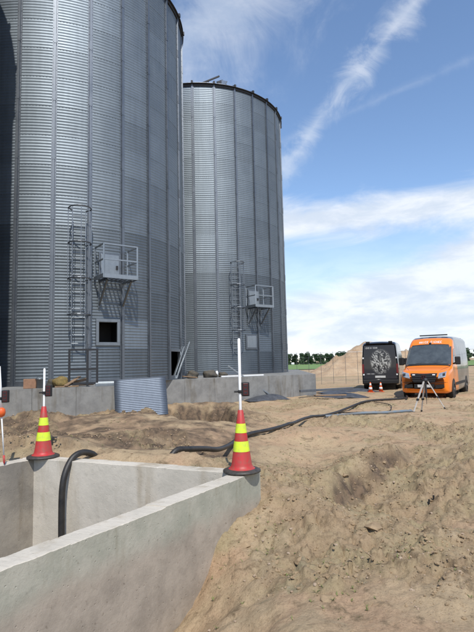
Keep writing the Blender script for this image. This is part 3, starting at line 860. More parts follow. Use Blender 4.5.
# square opening in the nearest silo: frame, dark box behind it
a_h = rad(14.4) + DA * 1.5
op = empty('inspection_opening', (0, 0, 0), 0, S1)
zc0, zc1 = SK + RING + HOLE[2], SK + RING + HOLE[3]
am = a_h + (HOLE[0] + HOLE[1]) / 2; hw = R * (HOLE[1] - HOLE[0]) / 2
for nm, p, q, w_ in (('frame_bar', (-hw - .02, zc0 - .02), (-hw - .02, zc1 + .02), .10), ('frame_bar', (hw + .02, zc0 - .02), (hw + .02, zc1 + .02), .10)):
    MB().obox(frame_pt(am, p[0], R + .02, p[1]), frame_pt(am, q[0], R + .02, q[1]), w_, .08, frame_pt(am, 0, 1, 0)).build(nm, M_rail, op)
for z_ in (zc0 - .06, zc1 + .06):
    MB().obox(frame_pt(am, -hw - .07, R + .02, z_), frame_pt(am, hw + .07, R + .02, z_), .08, .10).build('frame_bar', M_rail, op)
mb = MB(); bx = [frame_pt(am, t, r, z) for z in (zc0 - .05, zc1 + .05) for (t, r) in ((-hw - .1, R - .03), (hw + .1, R - .03), (hw + .1, R - .9), (-hw - .1, R - .9))]
mb.v += [tuple(v) for v in bx]
for q in ((0, 1, 2, 3), (7, 6, 5, 4), (1, 5, 6, 2), (2, 6, 7, 3), (3, 7, 4, 0)): mb.face(q)
mb.build('chute_box', M_black, op)

# low door opening at the side of the nearest silo
dr = empty('side_doorway', (0, 0, 0), 0, S1)
ad = rad(14.4) + DA * 4.5; dw = R * DA / 2
for sg in (-1, 1):
    MB().obox(frame_pt(ad, sg * (dw - .08), R - .05, SK), frame_pt(ad, sg * (dw - .08), R - .05, SK + RING), .10, .12, frame_pt(ad, 0, 1, 0)).build('door_jamb', M_galv2, dr)
MB().obox(frame_pt(ad, -dw + .03, R - .05, SK + RING - .03), frame_pt(ad, dw - .03, R - .05, SK + RING - .03), .12, .10).build('door_lintel', M_galv2, dr)
MB().grid([[frame_pt(ad, t, R - .55, z) for t in (-dw, dw)] for z in (0.0, SK + RING + .2)]).build('door_back', M_black, dr)

# closed plate low on the farther silo
lp = empty('lower_hatch', (0, 0, 0), 0, S2); a2 = rad(33.2)
MB().obox(frame_pt(a2, 0, R + .03, 1.32), frame_pt(a2, 0, R + .03, 2.12), .74, .05, frame_pt(a2, 0, 1, 0)).build('hatch_frame', M_galv2, lp)
MB().obox(frame_pt(a2, 0, R + .055, 1.40), frame_pt(a2, 0, R + .055, 2.04), .60, .05, frame_pt(a2, 0, 1, 0)).build('hatch_door', M_galvb, lp, bevel=.01)

# roof-edge catwalk stub and open lid on the farther silo
ct = empty('roof_walkway', (0, 0, 0), 0, S2)
def sl(px, py, pz): return Vector((px + 2.08, py - 30.93, pz - SLAB_Z))
MB().obox(sl(-2.35, 26.9, 17.45), sl(-0.72, 27.3, 18.35), .10, .07).build('handrail', M_dark, ct)
MB().obox(sl(-2.35, 26.9, 17.1), sl(-2.35, 26.9, 17.5), .06, .06).build('rail_post', M_dark, ct)
MB().obox(sl(-1.35, 27.15, 17.1), sl(-1.35, 27.15, 18.0), .06, .06).build('rail_post', M_dark, ct)
MB().obox(sl(-1.75, 27.1, 17.45), sl(-1.25, 27.25, 17.62), .3, .10).build('tread', M_dark, ct)
MB().obox(sl(-0.95, 27.1, 17.2), sl(-0.45, 27.2, 18.0), .5, .05, (0, -1, 1)).build('roof_lid', M_galvb, S2)
MB().obox(sl(-0.72, 27.2, 18.0), sl(-0.36, 27.2, 17.55), .5, .06, (0, -1, 1)).build('lid_hinge_arm', M_dark, S2)

# ------------------------------------------------------------------ traffic cones, poles, receivers
def big_cone(loc, label, rz=0.0):
    c = empty('traffic_cone', loc, rz); tag(c, label, 'traffic cone', 'traffic cones on the pit walls')
    m = MB(); n = 32
    m.lathe([(0.200, 0.0), (0.210, 0.006), (0.208, 0.022), (0.180, 0.034), (0.130, 0.040)], n); m.build('rubber_base', M_rubber, c, smooth=True)
    rz_ = lambda z: 0.116 - (z - 0.06) * (0.116 - 0.030) / 0.61
    def band(nm, z0, z1, mt, ex=0.0, k=4):
        pr = [(rz_(z0 + (z1 - z0) * i / k) + ex, z0 + (z1 - z0) * i / k) for i in range(k + 1)]
        MB().lathe(pr, n, cap=False).build(nm, mt, c, smooth=True)
    MB().lathe([(0.150, 0.036), (0.140, 0.044), (0.124, 0.056), (rz_(0.08), 0.08), (rz_(0.36), 0.36), (rz_(0.665), 0.665), (0.024, 0.672), (0.018, 0.672)], n, cap=False).build('cone_body', M_red, c, smooth=True)
    band('reflective_band', 0.225, 0.335, M_lime, 0.002); band('reflective_band', 0.425, 0.525, M_lime, 0.002)
    return c
Z0 = WALL_TOP + 0.006
c1 = (0.015, 5.56); c2 = (-2.63, 6.70)
big_cone((*c1, Z0), 'red traffic cone with two lime bands on the pit corner at mid-photo')
big_cone((*c2, Z0), 'red traffic cone with two lime bands at the pit corner beside the hanging hose', 0.4)

def white_pole(loc, h, r, lean, label):
    p = empty('ranging_pole', loc); tag(p, label, 'pole', 'white poles standing at the pit')
    tx, ty = lean
    f = lambda z: (tx * z, ty * z, z)
    MB().tube([f(0.02), f(h * .5), f(h)], r, 12).build('shaft', M_white, p, smooth=True)
    MB().tube([f(h), f(h + .012)], [r * 1.02, r * .6], 12).build('end_cap', M_white, p)
    return p
def receiver(loc, rz, label, sc=.78):
    q = empty('laser_receiver', loc, rz); q.scale = (sc,) * 3; tag(q, label, 'receiver', 'laser receivers clamped to the poles')
    b = MB(); b.box(.022, .135, -.028, .028, -.10, .10).build('housing', M_black, q, bevel=.012)
    MB().box(.045, .115, -.034, -.024, -.085, .085).build('display_panel', M_recv, q, bevel=.004)
    for z in (-.05, .0, .05): MB().box(.060, .100, -.038, -.033, z - .012, z + .012).build('key', M_dark, q)
    MB().box(-.030, .026, -.034, .034, -.055, -.010).build('clamp', M_black, q, bevel=.008)
    MB().tube([(-.03, 0, -.032), (-.085, 0, -.032)], .013, 10).lathe([(.001, -.05), (.001, -.014)], 6).build('clamp_screw', M_black, q)
white_pole((*c1, Z0 + .06), 1.40, .0155, (0.0, 0.0), 'white pole rising from the traffic cone nearest the middle of the photo')
receiver((*c1, Z0 + .90), 0.05, 'dark red laser receiver clamped to the pole in the cone nearest the middle')
white_pole((*c2, Z0 + .06), 1.11, .0135, (0.0, 0.0), 'white pole rising from the traffic cone beside the hanging hose')
receiver((*c2, Z0 + .88), 0.0, 'laser receiver clamped to the pole in the cone beside the hanging hose')
# third pole at the left border, standing straight on the wall
p3 = (-2.945, 6.27)
pp = white_pole((*p3, Z0), 1.22, .017, (-0.065, 0.02), 'slanting white survey staff on the pit wall at the left edge of the photo')
for ch in list(pp.children): bpy.data.objects.remove(ch)
f3 = lambda z: (-0.090 * z, 0.02 * z, z)
MB().tube([f3(.10), f3(.66)], .009, 10).build('lower_shaft', M_white, pp, smooth=True)
MB().tube([f3(.66), f3(1.22)], .021, 12).build('upper_shaft', M_white, pp, smooth=True)
MB().tube([f3(0), f3(.03), f3(.11)], [.004, .014, .014], 10).build('foot', M_red, pp, smooth=True)
MB().lathe([(.012, .58), (.040, .60), (.050, .635), (.046, .68), (.020, .70)], 16).build('orange_clamp', M_orange_c, pp, smooth=True, loc=(-.058, .012, 0))
receiver((p3[0] - .072, p3[1] + .016, Z0 + .84), 0.0, 'laser receiver on the slanting staff at the left edge of the photo', .78)

def small_cone(loc, label):
    c = empty('traffic_cone', loc); tag(c, label, 'traffic cone', 'small cones behind the black van')
    MB().box(-.15, .15, -.15, .15, 0, .03).build('cone_base', M_orange_c, c, bevel=.01)
    rr = lambda z: .115 - (z - .03) * .19
    MB().lathe([(rr(.03), .028), (rr(.50), .50), (.012, .505)], 20).build('cone_body', M_orange_c, c, smooth=True)
    for a, b in ((.14, .25), (.34, .44)):
        MB().lathe([(rr(a) - .003, a), (rr(a) + .003, a), (rr(b) + .003, b), (rr(b) - .003, b)], 20).build('white_band', M_white, c, smooth=True)
small_cone((6.62, 24.9, ground_z(6.62, 24.9) - .01), 'small orange and white cone behind the black van, the left of the two')
small_cone((7.38, 25.75, ground_z(7.38, 25.75) - .01), 'small orange and white cone behind the black van, the right of the two')

# ------------------------------------------------------------------ hoses
def spline(pts, n=10):
    pts = [Vector(p) for p in pts]; out = []
    for i in range(len(pts) - 1):
        p0 = pts[max(i - 1, 0)]; p1 = pts[i]; p2 = pts[i + 1]; p3_ = pts[min(i + 2, len(pts) - 1)]
        for k in range(n):
            t = k / n
            out.append(0.5 * ((2 * p1) + (p2 - p0) * t + (2 * p0 - 5 * p1 + 4 * p2 - p3_) * t * t + (3 * p1 - p0 - 3 * p2 + p3_) * t ** 3))
    out.append(pts[-1]); return out
hr = 0.040
def on_ground(pts, r, sink=0.25, n=12):
    o = spline([(x, y, 0) for x, y in pts], n)
    ox = np.array([p.x for p in o]); oy = np.array([p.y for p in o])
    hz = list(np.max([height(ox + dx, oy + dy) for dx, dy in ((0, 0), (.08, 0), (-.08, 0), (0, .10), (0, -.12), (.06, -.10), (-.06, -.10))], axis=0))
    hz = [max(hz[max(0, i - 2):i + 3]) for i in range(len(hz))]
    k = len(hz); sm = [sum(hz[max(0, i - 5):i + 6]) / len(hz[max(0, i - 5):i + 6]) + .012 for i in range(k)]
    return [Vector((p.x, p.y, z + r * (1 - sink))) for p, z in zip(o, sm)]
hang = spline([(-2.16, 6.20, -1.7), (-2.19, 6.22, -1.0), (-2.22, 6.26, -0.3), (-2.22, 6.30, 0.16), (-2.17, 6.42, 0.40), (-2.08, 6.54, 0.480), (-1.97, 6.68, 0.44), (-1.90, 6.78, 0.33)], 10)
gpath = on_ground([(-1.80, 6.95), (-1.35, 6.82), (-0.88, 6.72), (-0.42, 7.75), (-0.02, 9.45), (0.62, 10.65), (1.22, 11.9), (2.0, 13.9), (2.85, 15.4), (4.2, 17.7), (5.5, 19.3), (6.75, 20.2), (7.3, 21.6)], hr)
for q in gpath:
    q.z -= 0.30 * float(sstep(-0.82, -1.10, q.x))
hose = MB().tube(hang[:-1] + [(hang[-1] * .4 + gpath[0] * .6)] + gpath, hr, 12)
tag(hose.build('black_hose', M_hose, smooth=True), 'thick black hose hung over the pit wall and snaking to the orange van', 'hose')
bp = on_ground([(2.55, 14.75), (2.95, 14.75), (3.4, 14.5), (3.9, 14.45), (4.4, 14.6), (4.85, 14.8), (5.25, 15.2), (5.6, 16.3)], .040, .3)
bm_ = MB().tube(bp, .040, 10)
tag(bm_.build('blue_hose', M_bluehose, smooth=True), 'blue-grey flat hose lying from the black hose to the tripod', 'hose')
cb_ = on_ground([(3.1, 15.6), (3.9, 15.1), (4.7, 15.9), (5.3, 17.4), (5.0, 18.4)], .012, .1)
tag(MB().tube(cb_, .014, 6).build('thin_cable', M_black, smooth=True), 'thin dark cable looped on the ground between the two hoses', 'cable')

# ------------------------------------------------------------------ tripod
tp = (5.83, 15.45); tz = ground_z(*tp)
T = empty('survey_tripod', (*tp, tz)); tag(T, 'pale three-legged survey tripod standing in front of the orange van', 'tripod')
MB().lathe([(.06, .93), (.085, .94), (.085, .975), (.05, .985), (.05, 1.02), (.02, 1.03)], 18).build('head', M_dark, T, smooth=True)
for (dx, dy) in ((-.52, -.22), (.54, -.05), (.02, .55)):
    zf = ground_z(tp[0] + dx, tp[1] + dy) - tz
    g = empty('leg', (0, 0, 0), 0, T)
    p = Vector((dx * .10, dy * .10, .95)); q = Vector((dx, dy, zf)); m_ = p.lerp(q, .58)
    MB().obox(p, m_, .048, .026).build('upper_tube', M_tripod, g)
    MB().obox(p.lerp(q, .45), p.lerp(q, .95), .034, .022).build('lower_tube', M_tripod, g)
    MB().obox(p.lerp(q, .55), p.lerp(q, .61), .075, .045).build('clamp', M_dark, g)
    MB().obox(p.lerp(q, .94), q, .05, .03).build('spike_foot', M_dark, g)
MB().tube([(0, 0, .95), (0, 0, .42)], .030, 10).build('centre_column', M_dark, T)
MB().tube([(0, 0, .42), (0, 0, .22)], [.012, .005], 8).build('plumb_bob', M_dark, T)

# ------------------------------------------------------------------ vans
ST = [  # s, top, bottom, half width
 (0.00, 0.90, 0.40, 0.78), (0.03, 1.02, 0.30, 0.86), (0.09, 1.10, 0.24, 0.915), (0.20, 1.155, 0.22, 0.95), (0.40, 1.21, 0.21, 0.98), (0.65, 1.265, 0.21, 0.99),
 (0.88, 1.31, 0.21, 0.995), (0.96, 1.38, 0.21, 0.995), (1.20, 1.67, 0.21, 0.995), (1.45, 1.97, 0.21, 0.995), (1.62, 2.17, 0.21, 0.995), (1.70, 2.25, 0.21, 0.995), (1.85, 2.40, 0.21, 0.995),
 (2.05, 2.53, 0.21, 0.995), (2.35, 2.61, 0.21, 0.995), (2.8, 2.64, 0.21, 0.995), (3.8, 2.65, 0.21, 0.995), (4.8, 2.64, 0.22, 0.995), (5.5, 2.62, 0.26, 0.99), (5.82, 2.58, 0.30, 0.975), (5.90, 2.52, 0.34, 0.955)]
VL = 5.90
def interp(s, k):
    if s <= ST[0][0]: return ST[0][k]
    for a, b in zip(ST, ST[1:]):
        if s <= b[0]:
            t = (s - a[0]) / (b[0] - a[0]); return a[k] + (b[k] - a[k]) * t
    return ST[-1][k]
def taper(z): return 1.0 - 0.115 * max(0.0, (z - 1.15) / 1.5) ** 1.15 if z > 1.15 else 1.0 - 0.02 * max(0, (0.5 - z) / .3)
def side_x(s, z): return interp(s, 3) * taper(z)
def section(s):
    zt, zb, hw_ = interp(s, 1), interp(s, 2), interp(s, 3)
    rc = min(0.17, (zt - zb) * 0.3); pts = []
    n = 12
    pts.append((hw_ * .86, zb))
    for i in range(n + 1):
        z = zb + .06 + (zt - rc - zb - .06) * i / n; pts.append((hw_ * taper(z), z))
    xs = hw_ * taper(zt - rc)
    for i in range(1, 6):
        a = PI / 2 * i / 5; pts.append((xs - rc + rc * math.cos(a), zt - rc + rc * math.sin(a)))
    for i in range(1, 5):
        f_ = 1 - i / 4; x = (xs - rc) * f_; pts.append((x, zt + .035 * (1 - f_ ** 2) * min(1, (zt - .6))))
    full = pts + [(-x, z) for x, z in pts[-2::-1]]
    return full
def body_mesh(mt):
    m = MB(); ss = []
    for a, b in zip(ST, ST[1:]):
        k = max(1, int((b[0] - a[0]) / .22)); ss += [a[0] + (b[0] - a[0]) * i / k for i in range(k)]
    ss.append(VL)
    Pg = [[(x, s, z) for x, z in section(s)] for s in ss]
    m.grid(Pg)
    n = len(Pg[0]); last = (len(Pg) - 1) * n
    m.face([i for i in range(n)]); m.face([last + i for i in range(n)][::-1])
    for i in range(len(Pg) - 1): m.face([i * n, (i + 1) * n, (i + 1) * n + n - 1, i * n + n - 1])
    return m.mesh('body', mt, True)
def front_y(x, z):
    x = abs(x); lo, hi = 0.0, 3.0
    ok = lambda s: interp(s, 3) * taper(z) >= x and interp(s, 1) >= z and interp(s, 2) <= z
    for _ in range(24):
        md = (lo + hi) / 2
        if ok(md): hi = md
        else: lo = md
    return hi
def front_patch(corners, off=.012, n=8, m=6):
    """corners (x,z) ll, lr, ur, ul laid on the nose"""
    ll, lr, ur, ul = [Vector(c) for c in corners]; Pg = []
    for i in range(m + 1):
        v = i / m; a = ll.lerp(ul, v); b = lr.lerp(ur, v)
        Pg.append([(p.x, front_y(p.x, p.y) - off, p.y) for p in [a.lerp(b, j / n) for j in range(n + 1)]])
    return MB().grid(Pg)
def top_patch(s0, s1, f0, f1, off=.010, n=12, m=8, tz=None):
    """on the upper skin (bonnet, windscreen, roof front): s range, half-width fractions"""
    Pg = []
    for i in range(m + 1):
        s = s0 + (s1 - s0) * i / m; zt = interp(s, 1); f = f0 + (f1 - f0) * i / m
        rc = min(.17, (zt - interp(s, 2)) * .3); xs = interp(s, 3) * taper(zt - rc)
        row = []
        for j in range(n + 1):
            u = -1 + 2 * j / n; x = u * f * xs
            d = max(0, abs(x) - (xs - rc)) / rc
            z = zt - rc + rc * math.sqrt(max(0, 1 - d * d)) if d > 0 else zt + .035 * (1 - (abs(x) / (xs - rc)) ** 2) * min(1, zt - .6)
            row.append((x, s - off * .7, z + off))
        Pg.append(row)
    return MB().grid(Pg)
def side_patch(sg, prof, off=.008, n=8):
    """prof: list of (s, zlow, zhigh)"""
    Pg = []
    for (s, a, b) in prof:
        Pg.append([(sg * (side_x(s, a + (b - a) * j / n) + off), s, a + (b - a) * j / n) for j in range(n + 1)])
    return MB().grid(Pg)
def disc_x(m, sg, cx, cy, cz, r, w, n=28, mi=0, r_in=0):
    b = len(m.v)
    for x in (cx, cx + sg * w):
        for k in range(n):
            a = 2 * PI * k / n; m.v.append((x, cy + r * math.cos(a), cz + r * math.sin(a)))
    for k in range(n):
        k2 = (k + 1) % n; m.face([b + k, b + k2, b + n + k2, b + n + k], mi)
    m.face([b + n + k for k in range(n)], mi); m.face([b + k for k in range(n)][::-1], mi)
    return m
def van(loc, rz, label, body_mat, side_mat, black=False):
    V = empty('parked_van', loc, rz); tag(V, label, 'van', 'vans parked beside the site')
    link('body', body_mesh(side_mat), V)
    # glass
    ws = top_patch(.98, 1.66, .955, .955, .012).build('windscreen', M_glass, V, smooth=True)
    top_patch(.965, 1.705, .985, .985, .006).build('windscreen_seal', M_black, V, smooth=True)
    top_patch(.905, .965, .93, .93, .014, m=2).build('scuttle', M_black, V, smooth=True)
    for sg in (-1, 1):
        MB().tube([(sg * .35 - .3, .955, 1.405), (sg * .35 + .25, 1.03, 1.50)], .012, 6).build('wiper', M_black, ws)
        side_patch(sg, [(1.22, 1.42, 1.47), (1.40, 1.40, 1.70), (1.62, 1.38, 1.98), (1.75, 1.38, 2.06), (1.98, 1.38, 2.08)]).build('side_window', M_glass, V, smooth=True)
        # door seam and sliding door seam
        for s_ in (1.12, 2.06, 3.35):
            side_patch(sg, [(s_, .45, 2.2 if s_ > 1.6 else 1.38), (s_ + .015, .45, 2.2 if s_ > 1.6 else 1.38)], .004).build('panel_gap', M_black, V)
        side_patch(sg, [(.9, .50, .62), (4.2, .50, .62)] if False else [(s_, .50, .62) for s_ in np.linspace(1.45, 4.15, 10)], .014).build('rub_strip', M_black, V)
        side_patch(sg, [(1.86, 1.16, 1.20), (1.98, 1.16, 1.20)], .03).build('door_handle', M_black, V)
        # wheels
        for cy in (.98, 4.62):
            w = empty('wheel', (0, 0, 0), 0, V); cx = sg * .74
            disc_x(MB(), sg, sg * .70, cy, .36, .44, .30).build('wheel_arch', M_black, w)
            m = MB(); prof = [(.20, 0), (.33, .0), (.352, .03), (.352, .21), (.33, .24), (.22, .245)]
            n = 32; b = 0
            for (r, x) in prof:
                for k in range(n):
                    a = 2 * PI * k / n; m.v.append((cx + sg * (x + .035), cy + r * math.cos(a), .352 + r * math.sin(a)))
            for i in range(len(prof) - 1):
                for k in range(n): m.face([i * n + k, i * n + (k + 1) % n, (i + 1) * n + (k + 1) % n, (i + 1) * n + k])
            m.build('tyre', M_tyre, w, smooth=True)
            rm = disc_x(MB(), sg, cx + sg * .20, cy, .352, .215, .055)
            disc_x(rm, sg, cx + sg * .255, cy, .352, .07, .03); rm.build('rim', mat_rim, w)
        # mirrors
        mr_ = empty('wing_mirror', (0, 0, 0), 0, V)
        MB().obox((sg * .93, 1.30, 1.40), (sg * 1.10, 1.24, 1.46), .05, .06).build('mirror_arm', M_black, mr_)
        MB().box(-.11, .11, -.07, .07, -.17, .17).build('mirror_housing', M_black, mr_, loc=(sg * 1.17, 1.20, 1.55), rot=(0, 0, sg * .15), bevel=.035)
    # nose
    gr = front_patch([(-.42, .67), (.42, .67), (.54, 1.05), (-.54, 1.05)], .014).build('grille', M_black, V, smooth=True)
    for z_ in (.74, .83, .92, 1.0):
        f_ = .43 + (z_ - .67) * .31
        Pg = [[(x, front_y(x, zz) - .032, zz) for x in np.linspace(-f_, f_, 10)] for zz in (z_ - .014, z_ + .014)]
        MB().grid(Pg).build('grille_bar', M_dark, gr, smooth=True)
    em_ = MB()
    for k in range(24):
        a, b = 2 * PI * k / 24, 2 * PI * (k + 1) / 24
        em_.obox((.095 * math.cos(a), -.048, .875 + .095 * math.sin(a)), (.095 * math.cos(b), -.048, .875 + .095 * math.sin(b)), .014, .02)
    for k in range(3):
        a = PI / 2 + 2 * PI * k / 3; em_.obox((0, -.048, .875), (.09 * math.cos(a), -.048, .875 + .09 * math.sin(a)), .014, .02)
    em_.build('emblem', M_recv if not black else M_chrome, gr)
    for sg in (-1, 1):
        hl = front_patch([(sg * .55, .82), (sg * .85, .90), (sg * .90, 1.13), (sg * .60, 1.05)] if sg > 0 else [(sg * .85, .90), (sg * .55, .82), (sg * .60, 1.05), (sg * .90, 1.13)], .012)
        h_ = hl.build('headlight', M_lamp, V, smooth=True)
        front_patch([(sg * .66 - .06, .88), (sg * .66 + .06, .89), (sg * .66 + .06, 1.02), (sg * .66 - .06, 1.01)]  , .02, 4, 4).build('reflector', M_lamp, h_, smooth=True)
        front_patch([(sg * .79 - .05, .93), (sg * .79 + .05, .95), (sg * .79 + .05, 1.06), (sg * .79 - .05, 1.04)], .02, 4, 4).build('reflector', M_dark, h_, smooth=True)
        front_patch([(sg * .62 - .20, .42), (sg * .62 + .17, .46), (sg * .62 + .15, .60), (sg * .62 - .17, .56)], .012).build('side_intake', M_black, V, smooth=True)
        front_patch([(sg * .40 - .055, .965), (sg * .40 + .055, .965), (sg * .40 + .055, 1.01), (sg * .40 - .055, 1.01)], .045, 3, 2).build('flasher', M_white, V)
    front_patch([(-.40, .42), (.40, .42), (.40, .60), (-.40, .60)], .012).build('lower_intake', M_black, V, smooth=True)
    front_patch([(-.26, .47), (.26, .47), (.26, .58), (-.26, .58)], .035, 4, 2).build('number_plate', M_plate, V)
    front_patch([(-.74, .24), (.74, .24), (.75, .33), (-.75, .33)], .010).build('bumper_lip', M_black if black else body_mat, V, smooth=True)
    for sg in (-1, 1):                                          # bonnet shut lines and bumper seam
        MB().tube([(sg * (.60 + .30 * k / 8), front_y(sg * .60, 1.07) - .004 + (.30 + .50 * k / 8 - .30) * 1.0 if False else s_, interp(s_, 1) + .004) for k, s_ in [(k, .14 + .70 * k / 8) for k in range(9)]], .007, 5).build('bonnet_seam', M_black, V)
        front_patch([(sg * .68 - .22, .665), (sg * .68 + .22, .665), (sg * .68 + .22, .678), (sg * .68 - .22, .678)], .006, 8, 1).build('bumper_seam', M_black, V)
    # tail
    dp = MB()
    for sg in (-1, 1):
        y = VL + .012
        pl = []
        for i in range(9):
            z = .62 + (2.44 - .62) * i / 8
            xo = interp(VL, 3) * taper(z) - .06
            pl.append([(sg * .006, y, z), (sg * xo * .5, y, z), (sg * xo, y, z)])
        MB().grid(pl).build('rear_door', M_print if black else body_mat, V)
        MB().box(sg * .90 - .055, sg * .90 + .055, VL - .03, VL + .03, .92, 1.42).build('tail_lamp', M_taill, V, bevel=.015)
        for z in (.85, 1.75):
            MB().box(sg * .87 - .04, sg * .87 + .04, VL + .012, VL + .045, z - .04, z + .04).build('hinge', M_white if black else M_dark, V, bevel=.008)
    MB().box(-.93, .93, VL - .05, VL + .11, .36, .58).build('rear_bumper', M_black, V, bevel=.04)
    MB().box(-.27, .27, VL + .014, VL + .035, .68, .79).build('rear_plate', M_plate, V)
    MB().box(.02, .10, VL + .014, VL + .05, 1.15, 1.35).build('rear_handle', M_black, V, bevel=.01)
    for x in (-.6, .6): MB().box(x - .10, x + .10, VL - .20, VL - .02, 2.56, 2.66).build('roof_lamp', M_black, V, bevel=.02)
    return V
mat_rim = mat('wheel_rim', (0.25, 0.25, 0.26), 0.4, 0.7)

ax = math.atan2(0.535, 0.845)                                  # axis of the orange van, nose to tail, from +Y towards +X
OV = van((7.72, 20.62, -0.05), -ax, 'orange high-roof van with dark grille facing the camera', M_vorange, M_vwrap)
def lettering(parent, mt, words, w, h, fn):
    """row of small worn capitals, too small to read"""
    rnd = random.Random(len(words) * 7 + words[0]); tot = sum(words) + len(words) - 1; x = -w / 2; st = w / tot
    for n_ in words:
        for k in range(n_):
            g = MB(); lw = st * .20; kind = rnd.choice('HIEC')
            def bar(x0, x1, z0, z1): g.v.extend([fn(x0, z0), fn(x1, z0), fn(x1, z1), fn(x0, z1)]); b = len(g.v) - 4; g.face([b, b + 1, b + 2, b + 3])
            xa, xb = x + st * .12, x + st * .88
            if kind in 'HEC': bar(xa, xa + lw, 0, h)
            if kind == 'H': bar(xb - lw, xb, 0, h); bar(xa + lw, xb - lw, h * .40, h * .60)
            if kind in 'EC': bar(xa + lw, xb, h * .80, h); bar(xa + lw, xb, 0, h * .20)
            if kind == 'E': bar(xa + lw, xb - lw, h * .42, h * .58)
            if kind == 'I': bar((xa + xb) / 2 - lw / 2, (xa + xb) / 2 + lw / 2, 0, h)
            g.build('letter', mt, parent); x += st
        x += st
def on_cap(x, z):
    s_ = 1.745 + z * .80; zt = interp(s_, 1); xs = .80
    return (x, s_ - .014, zt + .035 * (1 - (x / xs) ** 2) + .012)
lettering(OV, M_white, (5, 6), .98, .12, on_cap)
MB().lathe([(.05, 0), (.05, .05), (.03, .07)], 12).build('roof_camera', M_black, OV, loc=(0, 1.73, 2.30))
MB().box(-.60, .60, 2.5, 2.62, 2.70, 2.75).build('roof_bar', M_dark, OV)
# black van seen from behind: its nose points away
axb = math.atan2(0.36, 0.93)
rear = Vector((7.72, 26.9)); dirb = Vector((math.sin(axb), math.cos(axb)))
nose = rear + dirb * VL
BV = van((nose.x, nose.y, -0.05), PI - axb, 'black high-roof van seen from behind with a pale print on its doors', M_vblack, M_vblack, True)
lettering(BV, M_plate, (6, 4), .66, .085, lambda x, z: (.42 - x, VL + .018, 2.26 + z))
lettering(BV, M_plate, (8,), .46, .06, lambda x, z: (.50 - x, VL + .018, .86 + z))

# ------------------------------------------------------------------ sand heap
def heap():
    n = 110; cx, cy = 15.2, 57.0
    u = np.linspace(-1, 1, n); X, Y = np.meshgrid(u * 13, u * 9)
    rr = np.sqrt((X / 7.0) ** 2 + (Y / 5.5) ** 2) + 0.10 * fbm(X, Y, .35, 3, 3)
    Z = 3.9 * np.clip(1 - rr, 0, 1) ** 0.9
    sh = np.sqrt(((X + 2.6) / 5.0) ** 2 + ((Y + .6) / 4.4) ** 2); Z = np.maximum(Z, 2.55 * np.clip(1 - sh, 0, 1) ** .8)
    s2_ = np.sqrt(((X - 4.6) / 6.0) ** 2 + ((Y - .6) / 4.6) ** 2); Z = np.maximum(Z, 2.7 * np.clip(1 - s2_, 0, 1) ** .8)
    Z += (Z > .05) * (0.55 * fbm(X, Y, .7, 5, 7, .6) - .35 * np.abs(fbm(X, Y * .3, 1.1, 3, 19))) * np.clip(Z, 0, 1) + .02 * fbm(X, Y, 4, 2, 9) - .12
    V = np.stack([X + cx, Y + cy, Z], -1).reshape(-1, 3); idx = np.arange(n * n).reshape(n, n)
    F = np.stack([idx[:-1, :-1], idx[:-1, 1:], idx[1:, 1:], idx[1:, :-1]], -1).reshape(-1, 4)
    tag(link('sand_heap', np_mesh('sand_heap', V, F, M_heap)), 'large pale heap of dug sand behind the black van', 'sand heap')
heap()

# ------------------------------------------------------------------ fence
FY = 35.0
pm_ = MB().tube([(0, 0, -.1), (0, 0, 2.25)], .012, 6).mesh('post', M_galv2)
F = empty('wire_fence', (0, FY, 0)); tag(F, 'thin wire site fence with slim posts in front of the sand heap', 'fence')
xs_ = np.arange(-1.0, 30.0, 0.86)
for i, x in enumerate(xs_): link('post', pm_, F, (x, 0.04 * math.sin(i), 0.01 * math.sin(i * 3)))
for z in (2.2,):
    MB().tube([(xs_[0], -.03, z), (xs_[-1], -.03, z)], .014, 6).build('top_rail', M_galv2, F)
for z in (.25, .65, 1.05, 1.45, 1.85):
    MB().tube([(xs_[0], -.03, z), (xs_[-1], -.03, z)], .004, 4).build('wire', M_galv2, F)

# ------------------------------------------------------------------ far trees
def tree_meshes(seed):
    rnd = random.Random(seed); h = rnd.uniform(5.2, 7.0)
    tr = MB(); tr.tube([(0, 0, -.2), (.05, 0, h * .35), (.1, .05, h * .8)], [.16, .12, .04], 6)
    for k in range(5):
        a = rnd.uniform(0, 2 * PI); z = h * rnd.uniform(.25, .6)
        tr.tube([(0, 0, z), (math.cos(a) * .9, math.sin(a) * .9, z + .8)], [.06, .02], 5)
    cr = MB(); lobes = []
    for k in range(9):
        a = rnd.uniform(0, 2 * PI); q = rnd.uniform(.2, 1.5)
        lobes.append((math.cos(a) * q, math.sin(a) * q, h * rnd.uniform(.12, .86), rnd.uniform(.7, 1.25)))
    lobes.append((0, 0, h * .85, .8))
    for (x, y, z, r) in lobes:
        for k in range(110):
            d = Vector((rnd.gauss(0, 1), rnd.gauss(0, 1), rnd.gauss(0, 1))).normalized() * r * rnd.uniform(.6, 1.05)
            c = Vector((x, y, z)) + Vector((d.x, d.y, d.z * .85)); s = rnd.uniform(.14, .30)
            e1 = Vector((rnd.gauss(0, 1), rnd.gauss(0, 1), rnd.gauss(0, 1))).normalized(); e2 = e1.orthogonal().normalized()
            b = len(cr.v); cr.v += [tuple(c + e1 * s), tuple(c + e2 * s), tuple(c - e1 * s), tuple(c - e2 * s)]; cr.face([b, b + 1, b + 2, b + 3])
    return tr.mesh('trunk', M_bark, True), cr.mesh('crown', M_leaf)
TM = [tree_meshes(k) for k in range(6)]
rt_ = random.Random(4)
tx = list(np.arange(14, 64, 1.05)) + list(np.arange(104, 150, 2.2))
